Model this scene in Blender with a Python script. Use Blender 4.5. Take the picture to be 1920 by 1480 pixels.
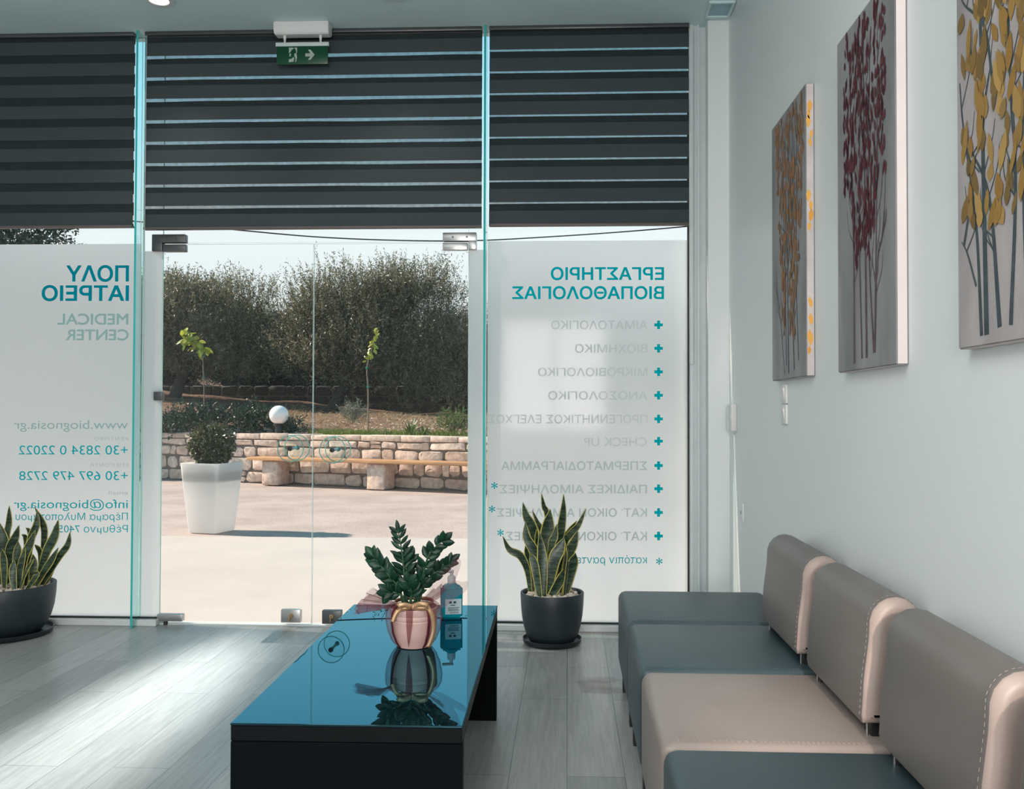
import bpy, bmesh, math, random
import numpy as np
from mathutils import Vector, Matrix

scene = bpy.context.scene
for o in list(bpy.data.objects):
    bpy.data.objects.remove(o, do_unlink=True)
COL = scene.collection
R = math.radians

# ------------------------------------------------------------------ camera
FPX, CXP, CYP = 1700.0, 990.0, 740.0
YAW, PITCH, ROLL, CAMH = R(2.5), R(1.08), R(0.14), 1.21
_fw = Vector((-math.sin(YAW) * math.cos(PITCH), math.cos(YAW) * math.cos(PITCH), math.sin(PITCH)))
_r = Vector((math.cos(YAW), math.sin(YAW), 0))
_u = _r.cross(_fw)
_rt = math.cos(ROLL) * _r + math.sin(ROLL) * _u
_up = -math.sin(ROLL) * _r + math.cos(ROLL) * _u
cam_data = bpy.data.cameras.new('camera')
cam = bpy.data.objects.new('camera', cam_data)
COL.objects.link(cam)
cam_data.sensor_fit = 'HORIZONTAL'
cam_data.sensor_width = 36.0
cam_data.lens = FPX / 1920 * 36.0
cam_data.shift_x = -(CXP - 960) / 1920
cam_data.clip_start = 0.05
cam_data.clip_end = 300
_m = Matrix((_rt, _up, -_fw)).transposed().to_4x4()
_m.translation = Vector((0, 0, CAMH))
cam.matrix_world = _m
scene.camera = cam


def _ray(px, py):
    return _fw + (px - CXP) / FPX * _rt - (py - CYP) / FPX * _up


def at_y(px, py, Y):
    d = _ray(px, py)
    return Vector((0, 0, CAMH)) + d * (Y / d.y)


# ------------------------------------------------------------------ view, world, sun, daylight
scene.view_settings.view_transform = 'Standard'
scene.view_settings.look = 'None'
scene.view_settings.exposure = 0.0
scene.view_settings.gamma = 1.0
scene.view_settings.use_curve_mapping = False
scene.cycles.max_bounces = 14
scene.cycles.diffuse_bounces = 6
scene.cycles.glossy_bounces = 5
scene.cycles.transmission_bounces = 10
scene.cycles.transparent_max_bounces = 32
scene.cycles.sample_clamp_indirect = 6.0
scene.cycles.caustics_reflective = False
scene.cycles.caustics_refractive = False

world = bpy.data.worlds.new('sky')
scene.world = world
world.use_nodes = True
wn, wl = world.node_tree.nodes, world.node_tree.links
wn.clear()
w_out = wn.new('ShaderNodeOutputWorld')
w_bg = wn.new('ShaderNodeBackground')
w_tc = wn.new('ShaderNodeTexCoord')
w_sep = wn.new('ShaderNodeSeparateXYZ')
w_ramp = wn.new('ShaderNodeValToRGB')
SKY_STRENGTH = 1.45
SKY = [(0.0, (.58, .60, .60)), (.195, (.66, .69, .71)), (.235, (.60, .74, .82)), (.30, (.46, .72, .86)),
       (.42, (.28, .56, .72)), (.60, (.12, .27, .36)), (1.0, (.085, .21, .29))]
cr = w_ramp.color_ramp
cr.elements[0].position, cr.elements[0].color = SKY[0][0], SKY[0][1] + (1,)
cr.elements[1].position, cr.elements[1].color = SKY[-1][0], SKY[-1][1] + (1,)
for p, c in SKY[1:-1]:
    e = cr.elements.new(p)
    e.color = c + (1,)
wl.new(w_tc.outputs['Generated'], w_sep.inputs[0])
wl.new(w_sep.outputs['Z'], w_ramp.inputs[0])
wl.new(w_ramp.outputs[0], w_bg.inputs['Color'])
w_bg.inputs['Strength'].default_value = SKY_STRENGTH
wl.new(w_bg.outputs[0], w_out.inputs[0])


def lamp(name, kind, loc, direction, energy, color, **kw):
    d = bpy.data.lights.new(name, kind)
    d.energy = energy
    d.color = color
    for k, v in kw.items():
        setattr(d, k, v)
    o = bpy.data.objects.new(name, d)
    COL.objects.link(o)
    o.location = loc
    o.rotation_euler = Vector(direction).to_track_quat('-Z', 'Y').to_euler()
    return o


SUN_AZ, SUN_EL = R(8.5), R(38)
sun_dir = (math.cos(SUN_EL) * math.cos(SUN_AZ), -math.cos(SUN_EL) * math.sin(SUN_AZ), -math.sin(SUN_EL))
lamp('sun', 'SUN', (-10, 8, 12), sun_dir, 9.0, (1.0, .80, .67), angle=R(.55))
# added overhead fill without any fixture, and daylight through the window behind the camera
lamp('overhead_fill', 'AREA', (-1.5, .75, 3.33), (0, 0, -1), 70, (1.0, .97, .95), shape='RECTANGLE', size=2.6, size_y=1.5)
lamp('rear_window_daylight', 'AREA', (-.2, -3.28, 1.75), (0, 1, 0), 185, (1.0, .94, .90), shape='RECTANGLE', size=1.55, size_y=1.65)
# added spot behind the camera, making the bright patch on the seats
lamp('seat_highlight_spot', 'SPOT', (.52, -3.02, 2.35), (0, 5.7, -1.9), 1900, (1.0, .89, .80), spot_size=R(7.5), spot_blend=1.0, shadow_soft_size=.12)
# added spot out in the yard, making the bright streak on the floor inside
lamp('floor_streak_spot', 'SPOT', (-1.74, 13.4, 2.35), (0, -9.9, -2.35), 46000, (1.0, .96, .93), spot_size=R(4.4), spot_blend=1.0, shadow_soft_size=.12)

# ------------------------------------------------------------------ materials
MATS = {}


def _new(name):
    m = bpy.data.materials.new(name)
    m.use_nodes = True
    nt = m.node_tree
    nt.nodes.clear()
    out = nt.nodes.new('ShaderNodeOutputMaterial')
    MATS[name] = m
    return m, nt, nt.nodes, nt.links, out


def pbr(name, col, rough=.5, metal=0., spec=.5, var=.08, vscale=12., bump=0., bscale=60., stretch=None, trans=0., coat=0., ior=1.5, alpha=1., sub=0.):
    """principled surface whose colour wanders a little with an object-space noise"""
    m, nt, N, L, out = _new(name)
    b = N.new('ShaderNodeBsdfPrincipled')
    tc = N.new('ShaderNodeTexCoord')
    mp = N.new('ShaderNodeMapping')
    if stretch:
        mp.inputs['Scale'].default_value = stretch
    nz = N.new('ShaderNodeTexNoise')
    nz.inputs['Scale'].default_value = vscale
    nz.inputs['Detail'].default_value = 5
    L.new(tc.outputs['Object'], mp.inputs[0])
    L.new(mp.outputs[0], nz.inputs['Vector'])
    rp = N.new('ShaderNodeValToRGB')
    rp.color_ramp.elements[0].position = .3
    rp.color_ramp.elements[1].position = .7
    rp.color_ramp.elements[0].color = tuple(max(0, c * (1 - var)) for c in col) + (1,)
    rp.color_ramp.elements[1].color = tuple(min(1, c * (1 + var)) for c in col) + (1,)
    L.new(nz.outputs['Fac'], rp.inputs[0])
    L.new(rp.outputs[0], b.inputs['Base Color'])
    b.inputs['Roughness'].default_value = rough
    b.inputs['Metallic'].default_value = metal
    b.inputs['Specular IOR Level'].default_value = spec
    b.inputs['Transmission Weight'].default_value = trans
    b.inputs['Coat Weight'].default_value = coat
    b.inputs['IOR'].default_value = ior
    b.inputs['Alpha'].default_value = alpha
    if sub:
        b.inputs['Subsurface Weight'].default_value = sub
        b.inputs['Subsurface Radius'].default_value = (.1, .1, .1)
        b.inputs['Subsurface Scale'].default_value = .3
    if bump:
        n2 = N.new('ShaderNodeTexNoise')
        n2.inputs['Scale'].default_value = bscale
        n2.inputs['Detail'].default_value = 4
        L.new(mp.outputs[0], n2.inputs['Vector'])
        bp = N.new('ShaderNodeBump')
        bp.inputs['Strength'].default_value = bump
        bp.inputs['Distance'].default_value = .01
        L.new(n2.outputs['Fac'], bp.inputs['Height'])
        L.new(bp.outputs[0], b.inputs['Normal'])
    L.new(b.outputs[0], out.inputs[0])
    return m


def leafmat(name, cols, transl=.35, rough=.45, gloss=.06):
    """leaf: a colour per leaf (random per island), part of the light passes through"""
    m, nt, N, L, out = _new(name)
    g = N.new('ShaderNodeNewGeometry')
    rp = N.new('ShaderNodeValToRGB')
    n = len(cols)
    rp.color_ramp.elements[0].color = cols[0] + (1,)
    rp.color_ramp.elements[1].color = cols[-1] + (1,)
    for i in range(1, n - 1):
        e = rp.color_ramp.elements.new(i / (n - 1))
        e.color = cols[i] + (1,)
    L.new(g.outputs['Random Per Island'], rp.inputs[0])
    d, t, gl = N.new('ShaderNodeBsdfDiffuse'), N.new('ShaderNodeBsdfTranslucent'), N.new('ShaderNodeBsdfGlossy')
    gl.inputs['Roughness'].default_value = rough
    L.new(rp.outputs[0], d.inputs[0])
    L.new(rp.outputs[0], t.inputs[0])
    m1, m2 = N.new('ShaderNodeMixShader'), N.new('ShaderNodeMixShader')
    m1.inputs[0].default_value = transl
    m2.inputs[0].default_value = gloss
    L.new(d.outputs[0], m1.inputs[1])
    L.new(t.outputs[0], m1.inputs[2])
    L.new(m1.outputs[0], m2.inputs[1])
    L.new(gl.outputs[0], m2.inputs[2])
    L.new(m2.outputs[0], out.inputs[0])
    return m


def sheer(name, col, see, transl=.5):
    """thin woven cloth: partly see-through, partly lit cloth"""
    m, nt, N, L, out = _new(name)
    d, t, tr = N.new('ShaderNodeBsdfDiffuse'), N.new('ShaderNodeBsdfTranslucent'), N.new('ShaderNodeBsdfTransparent')
    d.inputs[0].default_value = col + (1,)
    t.inputs[0].default_value = col + (1,)
    a, b = N.new('ShaderNodeMixShader'), N.new('ShaderNodeMixShader')
    a.inputs[0].default_value = transl
    L.new(d.outputs[0], a.inputs[1])
    L.new(t.outputs[0], a.inputs[2])
    tc, wv = N.new('ShaderNodeTexCoord'), N.new('ShaderNodeTexNoise')
    wv.inputs['Scale'].default_value = 40
    L.new(tc.outputs['Object'], wv.inputs['Vector'])
    mr = N.new('ShaderNodeMapRange')
    mr.inputs['To Min'].default_value = max(0, see - .12)
    mr.inputs['To Max'].default_value = min(1, see + .12)
    L.new(wv.outputs['Fac'], mr.inputs['Value'])
    L.new(mr.outputs[0], b.inputs[0])
    L.new(a.outputs[0], b.inputs[1])
    L.new(tr.outputs[0], b.inputs[2])
    L.new(b.outputs[0], out.inputs[0])
    return m


def glass_pane(name, tint, f0=.022, grazing=.8):
    """clear flat glass: lets light straight through, mirror reflection growing towards grazing angles"""
    m, nt, N, L, out = _new(name)
    tr, gl = N.new('ShaderNodeBsdfTransparent'), N.new('ShaderNodeBsdfGlossy')
    tr.inputs[0].default_value = tint + (1,)
    gl.inputs['Roughness'].default_value = 0.0
    lw, pw, ma = N.new('ShaderNodeLayerWeight'), N.new('ShaderNodeMath'), N.new('ShaderNodeMath')
    lw.inputs['Blend'].default_value = .5
    pw.operation = 'POWER'
    pw.inputs[1].default_value = 5
    ma.operation = 'MULTIPLY_ADD'
    ma.inputs[1].default_value = grazing
    ma.inputs[2].default_value = f0
    L.new(lw.outputs['Facing'], pw.inputs[0])
    L.new(pw.outputs[0], ma.inputs[0])
    mx = N.new('ShaderNodeMixShader')
    L.new(ma.outputs[0], mx.inputs[0])
    L.new(tr.outputs[0], mx.inputs[1])
    L.new(gl.outputs[0], mx.inputs[2])
    L.new(mx.outputs[0], out.inputs[0])
    return m


def frosted(name, col, blur=.22, diff=.07):
    m, nt, N, L, out = _new(name)
    t, d, rf, gl = (N.new('ShaderNodeBsdfTranslucent'), N.new('ShaderNodeBsdfDiffuse'), N.new('ShaderNodeBsdfRefraction'), N.new('ShaderNodeBsdfGlossy'))
    t.inputs[0].default_value = col + (1,)
    d.inputs[0].default_value = col + (1,)
    rf.inputs[0].default_value = tuple(min(1, c * 1.1) for c in col) + (1,)
    rf.inputs['Roughness'].default_value = .5
    rf.inputs['IOR'].default_value = 1.22
    gl.inputs['Roughness'].default_value = .08
    a, b, c = N.new('ShaderNodeMixShader'), N.new('ShaderNodeMixShader'), N.new('ShaderNodeMixShader')
    a.inputs[0].default_value = diff
    b.inputs[0].default_value = blur
    c.inputs[0].default_value = .014
    L.new(t.outputs[0], a.inputs[1])
    L.new(d.outputs[0], a.inputs[2])
    L.new(a.outputs[0], b.inputs[1])
    L.new(rf.outputs[0], b.inputs[2])
    L.new(b.outputs[0], c.inputs[1])
    L.new(gl.outputs[0], c.inputs[2])
    L.new(c.outputs[0], out.inputs[0])
    return m


def vinyl(name, col, transl=.5):
    m, nt, N, L, out = _new(name)
    t, d, a = N.new('ShaderNodeBsdfTranslucent'), N.new('ShaderNodeBsdfDiffuse'), N.new('ShaderNodeMixShader')
    t.inputs[0].default_value = col + (1,)
    d.inputs[0].default_value = col + (1,)
    a.inputs[0].default_value = transl
    L.new(d.outputs[0], a.inputs[1])
    L.new(t.outputs[0], a.inputs[2])
    L.new(a.outputs[0], out.inputs[0])
    return m


def floor_mat():
    m, nt, N, L, out = _new('grey_oak_laminate')
    b = N.new('ShaderNodeBsdfPrincipled')
    tc = N.new('ShaderNodeTexCoord')
    mp = N.new('ShaderNodeMapping')
    mp.inputs['Rotation'].default_value = (0, 0, R(90))
    L.new(tc.outputs['Object'], mp.inputs[0])
    br = N.new('ShaderNodeTexBrick')
    br.inputs['Scale'].default_value = 1.0
    br.inputs['Brick Width'].default_value = 1.28
    br.inputs['Row Height'].default_value = .192
    br.inputs['Mortar Size'].default_value = .0016
    br.inputs['Mortar Smooth'].default_value = .3
    br.inputs['Color1'].default_value = (.285, .30, .297, 1)
    br.inputs['Color2'].default_value = (.375, .385, .378, 1)
    br.inputs['Mortar'].default_value = (.13, .14, .14, 1)
    br.offset = .37
    L.new(mp.outputs[0], br.inputs['Vector'])
    mp2 = N.new('ShaderNodeMapping')
    mp2.inputs['Scale'].default_value = (26, 1.6, 1)
    L.new(tc.outputs['Object'], mp2.inputs[0])
    nz = N.new('ShaderNodeTexNoise')
    nz.inputs['Scale'].default_value = 2.2
    nz.inputs['Detail'].default_value = 8
    nz.inputs['Roughness'].default_value = .65
    nz.inputs['Distortion'].default_value = .6
    L.new(mp2.outputs[0], nz.inputs['Vector'])
    rp = N.new('ShaderNodeValToRGB')
    rp.color_ramp.elements[0].position = .32
    rp.color_ramp.elements[0].color = (.74, .74, .74, 1)
    rp.color_ramp.elements[1].position = .66
    rp.color_ramp.elements[1].color = (1.06, 1.06, 1.06, 1)
    L.new(nz.outputs['Fac'], rp.inputs[0])
    mx = N.new('ShaderNodeMixRGB')
    mx.blend_type = 'MULTIPLY'
    mx.inputs[0].default_value = 1
    L.new(br.outputs['Color'], mx.inputs[1])
    L.new(rp.outputs[0], mx.inputs[2])
    col = mx.outputs[0]
    # brown knots and a smudge printed in the boards beside the pouf
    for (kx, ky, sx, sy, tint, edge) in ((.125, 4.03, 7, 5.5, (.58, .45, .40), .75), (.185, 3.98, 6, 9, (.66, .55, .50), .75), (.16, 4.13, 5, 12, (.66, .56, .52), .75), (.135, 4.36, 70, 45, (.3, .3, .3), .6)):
        k = N.new('ShaderNodeMapping')
        k.inputs['Location'].default_value = (-kx * sx, -ky * sy, 0)
        k.inputs['Scale'].default_value = (sx, sy, 1)
        L.new(tc.outputs['Object'], k.inputs[0])
        wob = N.new('ShaderNodeTexNoise')
        wob.inputs['Scale'].default_value = 9
        L.new(tc.outputs['Object'], wob.inputs['Vector'])
        ln = N.new('ShaderNodeVectorMath')
        ln.operation = 'LENGTH'
        L.new(k.outputs[0], ln.inputs[0])
        ad = N.new('ShaderNodeMath')
        ad.operation = 'ADD'
        L.new(ln.outputs['Value'], ad.inputs[0])
        L.new(wob.outputs['Fac'], ad.inputs[1])
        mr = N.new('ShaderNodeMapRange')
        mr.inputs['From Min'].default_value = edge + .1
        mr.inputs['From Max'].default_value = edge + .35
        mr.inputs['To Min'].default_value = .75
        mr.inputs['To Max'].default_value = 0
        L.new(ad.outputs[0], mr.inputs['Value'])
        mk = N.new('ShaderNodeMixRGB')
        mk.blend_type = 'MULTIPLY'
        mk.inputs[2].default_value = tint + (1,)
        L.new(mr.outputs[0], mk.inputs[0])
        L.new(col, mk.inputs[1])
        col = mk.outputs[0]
    L.new(col, b.inputs['Base Color'])
    b.inputs['Roughness'].default_value = .34
    bp = N.new('ShaderNodeBump')
    bp.inputs['Strength'].default_value = .12
    bp.inputs['Distance'].default_value = .004
    L.new(nz.outputs['Fac'], bp.inputs['Height'])
    L.new(bp.outputs[0], b.inputs['Normal'])
    L.new(b.outputs[0], out.inputs[0])
    return m


def stone_mat(name, cols, rough=.9):
    m, nt, N, L, out = _new(name)
    b = N.new('ShaderNodeBsdfPrincipled')
    g = N.new('ShaderNodeNewGeometry')
    rp = N.new('ShaderNodeValToRGB')
    rp.color_ramp.elements[0].color = cols[0] + (1,)
    rp.color_ramp.elements[1].color = cols[-1] + (1,)
    for i in range(1, len(cols) - 1):
        e = rp.color_ramp.elements.new(i / (len(cols) - 1))
        e.color = cols[i] + (1,)
    L.new(g.outputs['Random Per Island'], rp.inputs[0])
    tc, nz = N.new('ShaderNodeTexCoord'), N.new('ShaderNodeTexNoise')
    nz.inputs['Scale'].default_value = 14
    nz.inputs['Detail'].default_value = 8
    L.new(tc.outputs['Object'], nz.inputs['Vector'])
    r2 = N.new('ShaderNodeValToRGB')
    r2.color_ramp.elements[0].position = .3
    r2.color_ramp.elements[0].color = (.68, .66, .64, 1)
    r2.color_ramp.elements[1].position = .7
    r2.color_ramp.elements[1].color = (1.1, 1.1, 1.1, 1)
    L.new(nz.outputs['Fac'], r2.inputs[0])
    mx = N.new('ShaderNodeMixRGB')
    mx.blend_type = 'MULTIPLY'
    mx.inputs[0].default_value = 1
    L.new(rp.outputs[0], mx.inputs[1])
    L.new(r2.outputs[0], mx.inputs[2])
    L.new(mx.outputs[0], b.inputs['Base Color'])
    b.inputs['Roughness'].default_value = rough
    bp = N.new('ShaderNodeBump')
    bp.inputs['Strength'].default_value = .6
    bp.inputs['Distance'].default_value = .02
    L.new(nz.outputs['Fac'], bp.inputs['Height'])
    L.new(bp.outputs[0], b.inputs['Normal'])
    L.new(b.outputs[0], out.inputs[0])
    return m


def ground_mat(name, c1, c2, c3, scale=1.2, fine=40, bump=.15):
    """three-tone outdoor ground: broad patches and fine grain"""
    m, nt, N, L, out = _new(name)
    b = N.new('ShaderNodeBsdfPrincipled')
    tc = N.new('ShaderNodeTexCoord')
    n1, n2 = N.new('ShaderNodeTexNoise'), N.new('ShaderNodeTexNoise')
    n1.inputs['Scale'].default_value = scale
    n1.inputs['Detail'].default_value = 9
    n1.inputs['Roughness'].default_value = .62
    n2.inputs['Scale'].default_value = fine
    n2.inputs['Detail'].default_value = 4
    for n in (n1, n2):
        L.new(tc.outputs['Object'], n.inputs['Vector'])
    rp = N.new('ShaderNodeValToRGB')
    rp.color_ramp.elements[0].position = .35
    rp.color_ramp.elements[0].color = c1 + (1,)
    rp.color_ramp.elements[1].position = .62
    rp.color_ramp.elements[1].color = c2 + (1,)
    L.new(n1.outputs['Fac'], rp.inputs[0])
    mr = N.new('ShaderNodeMapRange')
    mr.inputs['From Min'].default_value = .52
    mr.inputs['From Max'].default_value = .75
    L.new(n2.outputs['Fac'], mr.inputs['Value'])
    mx = N.new('ShaderNodeMixRGB')
    mx.inputs[2].default_value = c3 + (1,)
    L.new(mr.outputs[0], mx.inputs[0])
    L.new(rp.outputs[0], mx.inputs[1])
    L.new(mx.outputs[0], b.inputs['Base Color'])
    b.inputs['Roughness'].default_value = .9
    b.inputs['Specular IOR Level'].default_value = .2
    bp = N.new('ShaderNodeBump')
    bp.inputs['Strength'].default_value = bump
    bp.inputs['Distance'].default_value = .03
    L.new(n2.outputs['Fac'], bp.inputs['Height'])
    L.new(bp.outputs[0], b.inputs['Normal'])
    L.new(b.outputs[0], out.inputs[0])
    return m


def snake_leaf_mat():
    """dark green blade with paler wavy cross bands"""
    m, nt, N, L, out = _new('snake_leaf_banded')
    b = N.new('ShaderNodeBsdfPrincipled')
    tc, mp, nz = N.new('ShaderNodeTexCoord'), N.new('ShaderNodeMapping'), N.new('ShaderNodeTexNoise')
    mp.inputs['Scale'].default_value = (14, 14, 75)
    L.new(tc.outputs['Object'], mp.inputs[0])
    L.new(mp.outputs[0], nz.inputs['Vector'])
    nz.inputs['Scale'].default_value = 1.3
    nz.inputs['Detail'].default_value = 3
    nz.inputs['Distortion'].default_value = .8
    rp = N.new('ShaderNodeValToRGB')
    rp.color_ramp.elements[0].position = .42
    rp.color_ramp.elements[0].color = (.008, .025, .014, 1)
    rp.color_ramp.elements[1].position = .62
    rp.color_ramp.elements[1].color = (.065, .105, .06, 1)
    L.new(nz.outputs['Fac'], rp.inputs[0])
    L.new(rp.outputs[0], b.inputs['Base Color'])
    b.inputs['Roughness'].default_value = .38
    L.new(b.outputs[0], out.inputs[0])
    return m


def tabletop_mat():
    """black glass sheet with a petrol-blue tint in its mirror reflection"""
    m, nt, N, L, out = _new('petrol_tinted_black_glass')
    d, gl = N.new('ShaderNodeBsdfDiffuse'), N.new('ShaderNodeBsdfGlossy')
    tc, nz, rp = N.new('ShaderNodeTexCoord'), N.new('ShaderNodeTexNoise'), N.new('ShaderNodeValToRGB')
    nz.inputs['Scale'].default_value = 3
    L.new(tc.outputs['Object'], nz.inputs['Vector'])
    rp.color_ramp.elements[0].color = (.004, .010, .013, 1)
    rp.color_ramp.elements[1].color = (.006, .013, .016, 1)
    L.new(nz.outputs['Fac'], rp.inputs[0])
    L.new(rp.outputs[0], d.inputs[0])
    gl.inputs[0].default_value = (.30, .78, 1.0, 1)
    gl.inputs['Roughness'].default_value = .0
    lw, pw, ma = N.new('ShaderNodeLayerWeight'), N.new('ShaderNodeMath'), N.new('ShaderNodeMath')
    lw.inputs['Blend'].default_value = .5
    pw.operation = 'POWER'
    pw.inputs[1].default_value = 4
    ma.operation = 'MULTIPLY_ADD'
    ma.inputs[1].default_value = .88
    ma.inputs[2].default_value = .07
    L.new(lw.outputs['Facing'], pw.inputs[0])
    L.new(pw.outputs[0], ma.inputs[0])
    mx = N.new('ShaderNodeMixShader')
    L.new(ma.outputs[0], mx.inputs[0])
    L.new(d.outputs[0], mx.inputs[1])
    L.new(gl.outputs[0], mx.inputs[2])
    L.new(mx.outputs[0], out.inputs[0])
    return m


def emitter(name, col, strength):
    m, nt, N, L, out = _new(name)
    e = N.new('ShaderNodeEmission')
    e.inputs[0].default_value = col + (1,)
    e.inputs[1].default_value = strength
    L.new(e.outputs[0], out.inputs[0])
    return m


WALLP = pbr('wall_paint', (.755, .785, .79), .42, var=.015, vscale=2, bump=.03, bscale=180)
CEILP = pbr('ceiling_paint', (.60, .75, .76), .8, var=.015, vscale=2)
FLOORM = floor_mat()
ALU = pbr('white_aluminium', (.66, .69, .69), .35, var=.02)
ALUT = pbr('pale_grey_aluminium', (.60, .66, .67), .35, var=.03)
GASKET = pbr('black_gasket', (.012, .014, .015), .6)
STEEL = pbr('brushed_steel', (.42, .42, .42), .32, .85, var=.06, stretch=(1, 1, 30))
DSTEEL = pbr('dark_steel', (.10, .105, .11), .35, .6, var=.06)
BRASS = pbr('brass_key', (.45, .33, .20), .35, .8)
PANE = glass_pane('clear_glass', (.955, .985, .98))
FINGLASS = glass_pane('fin_glass', (.78, .93, .925), .05)
EDGE = vinyl('green_glass_edge', (.08, .62, .60), .45)
RINGM = vinyl('bright_glass_rim', (.30, .66, .65), .5)
EDGEP = vinyl('pale_glass_edge', (.50, .68, .67), .5)
EDGED = vinyl('dark_green_glass_edge', (.03, .36, .36), .45)
FILM = frosted('frosted_film', (.92, .945, .945))
TEALV = vinyl('teal_lettering', (.0, .50, .58), .5)
DTEALV = vinyl('deep_teal_lettering', (.0, .30, .40), .45)
GREYV = vinyl('grey_green_lettering', (.42, .62, .60), .62)
FAINTV = vinyl('pale_grey_lettering', (.66, .75, .73), .7)
VFAINTV = vinyl('faint_grey_lettering', (.82, .86, .85), .74)
BLACKOUT = vinyl('charcoal_blind_fabric', (.060, .074, .082), .05)
SHEERB = sheer('sheer_blind_mesh', (.03, .045, .05), .56, .2)
BARM = pbr('brown_bottom_bar', (.10, .085, .08), .5)
CHAINM = pbr('bead_chain_grey', (.45, .45, .44), .4)
BLACKLAC = pbr('black_lacquer', (.003, .005, .006), .5, var=.1, spec=.04)
BLACKSIDE = pbr('black_table_edge', (.005, .007, .008), .4, var=.1, spec=.08)
TABTOP = tabletop_mat()
SLATE = pbr('slate_leatherette', (.040, .066, .076), .42, var=.05, vscale=6, bump=.06, bscale=420)
TAUPE = pbr('taupe_leatherette_lit', (.40, .31, .275), .42, var=.04, vscale=6, bump=.06, bscale=420)
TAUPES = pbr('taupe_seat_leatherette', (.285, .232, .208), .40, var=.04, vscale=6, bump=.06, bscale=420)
TAUPE_SHADED = pbr('taupe_leatherette_shaded', (.165, .142, .13), .42, var=.04, vscale=6, bump=.06, bscale=420)  # darker copy of the backrest leather, shade put into the colour
STITCHP = pbr('pale_stitching', (.34, .28, .25), .7)
STITCHD = pbr('dark_stitching', (.05, .075, .085), .7)
STANDOFF = pbr('teal_tinted_steel', (.10, .26, .28), .3, .5)
BLACKPL = pbr('black_plastic', (.012, .013, .014), .45)
POTM = pbr('charcoal_planter_plastic', (.015, .025, .031), .48, var=.06)
SAUCM = pbr('black_saucer_plastic', (.009, .015, .019), .42, var=.06)
PEBBLE = stone_mat('pale_pebbles', [(.62, .52, .46), (.78, .72, .66), (.50, .36, .30)], .7)
SOILM = pbr('dark_potting_soil', (.03, .022, .018), .95, var=.4, vscale=60)
SNAKE = snake_leaf_mat()
SNAKEM = pbr('yellow_leaf_margin', (.50, .44, .10), .45, var=.2, vscale=20)
ZZM = leafmat('zz_leaf_green', [(.004, .030, .018), (.009, .052, .028), (.015, .075, .034)], .25, .4, .035)
ZZSTEM = pbr('zz_stem_green', (.03, .09, .04), .5)
PINKPOT = pbr('pink_ceramic', (.66, .44, .40), .45, var=.04)
TULLE = sheer('burgundy_tulle', (.42, .15, .18), .70, .6)
TULLED = sheer('dark_burgundy_tulle', (.30, .07, .10), .42, .55)
GOLD = pbr('gold_satin_ribbon', (.52, .31, .17), .32, .35, var=.15, vscale=30)
SANIB = vinyl('blue_gel_bottle', (.01, .46, .56), .5)
LABELM = pbr('white_paper_label', (.45, .58, .62), .5)
INKM = pbr('label_ink', (.03, .04, .06), .5)
PUMPM = pbr('pale_pump_plastic', (.55, .55, .56), .4)
WHITEPL = pbr('white_plastic', (.72, .71, .70), .4, var=.02)
GREENSIGN = pbr('green_exit_panel', (.0, .055, .024), .3, var=.05)
SIGNWHITE = pbr('sign_pale_mark', (.38, .44, .40), .4)
CANVAS = pbr('grey_painted_canvas', (.25, .245, .25), .6, var=.28, vscale=3.2, bump=.08, bscale=300, stretch=(1, 2.4, .7))
CANVASW = pbr('lilac_painted_canvas', (.36, .325, .325), .6, var=.25, vscale=3.0, bump=.08, bscale=300, stretch=(1, 2.4, .7))
CANVASE = pbr('canvas_edge_pale', (.74, .64, .62), .6, var=.05, vscale=5)
CANVASEG = pbr('canvas_edge_grey_pink', (.58, .52, .51), .6, var=.15, vscale=9)
BRANCHP = pbr('painted_branch_blue_grey', (.045, .064, .072), .6, var=.3, vscale=30)
BRANCHR = pbr('painted_branch_maroon', (.09, .055, .065), .6, var=.3, vscale=30)
RUSTL = leafmat('painted_rust_leaves', [(.26, .145, .085), (.36, .19, .10), (.20, .13, .10)], 0, .5, .02)
ORANGEL = leafmat('painted_orange_leaves', [(.75, .33, .06), (.80, .42, .10)], 0, .5, .02)
REDL = leafmat('painted_red_leaves', [(.075, .022, .030), (.105, .030, .040), (.14, .05, .062), (.04, .015, .02)], 0, .5, .02)
GOLDL = leafmat('painted_gold_leaves', [(.28, .155, .045), (.34, .205, .065), (.15, .10, .042), (.46, .29, .10)], 0, .5, .03)
CONC1 = ground_mat('smooth_concrete', (.46, .425, .41), (.52, .48, .46), (.49, .45, .43), .8, 60, .05)
CONC2 = ground_mat('worn_concrete', (.36, .305, .285), (.47, .40, .375), (.33, .28, .26), 1.3, 40, .2)
SOILO = ground_mat('red_dry_soil', (.07, .042, .03), (.17, .098, .066), (.36, .24, .17), 1.1, 14, 1.0)  # dark patches imitate mottled shade on the soil
STONE = stone_mat('warm_limestone', [(.58, .44, .37), (.76, .61, .53), (.66, .52, .44), (.80, .68, .60)])
STONED = stone_mat('grey_field_stone_shaded', [(.045, .045, .042), (.08, .076, .07), (.06, .056, .052)])  # stone tones darkened to hold the shade under the trees
MORTAR = pbr('grey_mortar', (.17, .14, .12), .95, var=.15, vscale=20, bump=.4)
BENCHW = pbr('honey_pine_board', (.46, .25, .12), .5, var=.2, vscale=5, stretch=(.6, 8, 8))
PLANTERW = None
GLOBEM = pbr('opal_globe', (.80, .82, .83), .3, var=.01, sub=.3)
BLACKMET = pbr('black_painted_metal', (.012, .014, .015), .45)
BARK = pbr('olive_bark', (.06, .05, .042), .95, var=.35, vscale=14, bump=.8, bscale=26)
SAPBARK = pbr('sapling_bark', (.20, .16, .12), .9, var=.25)
TIEM = pbr('green_plant_tie', (.0, .20, .13), .6)
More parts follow.
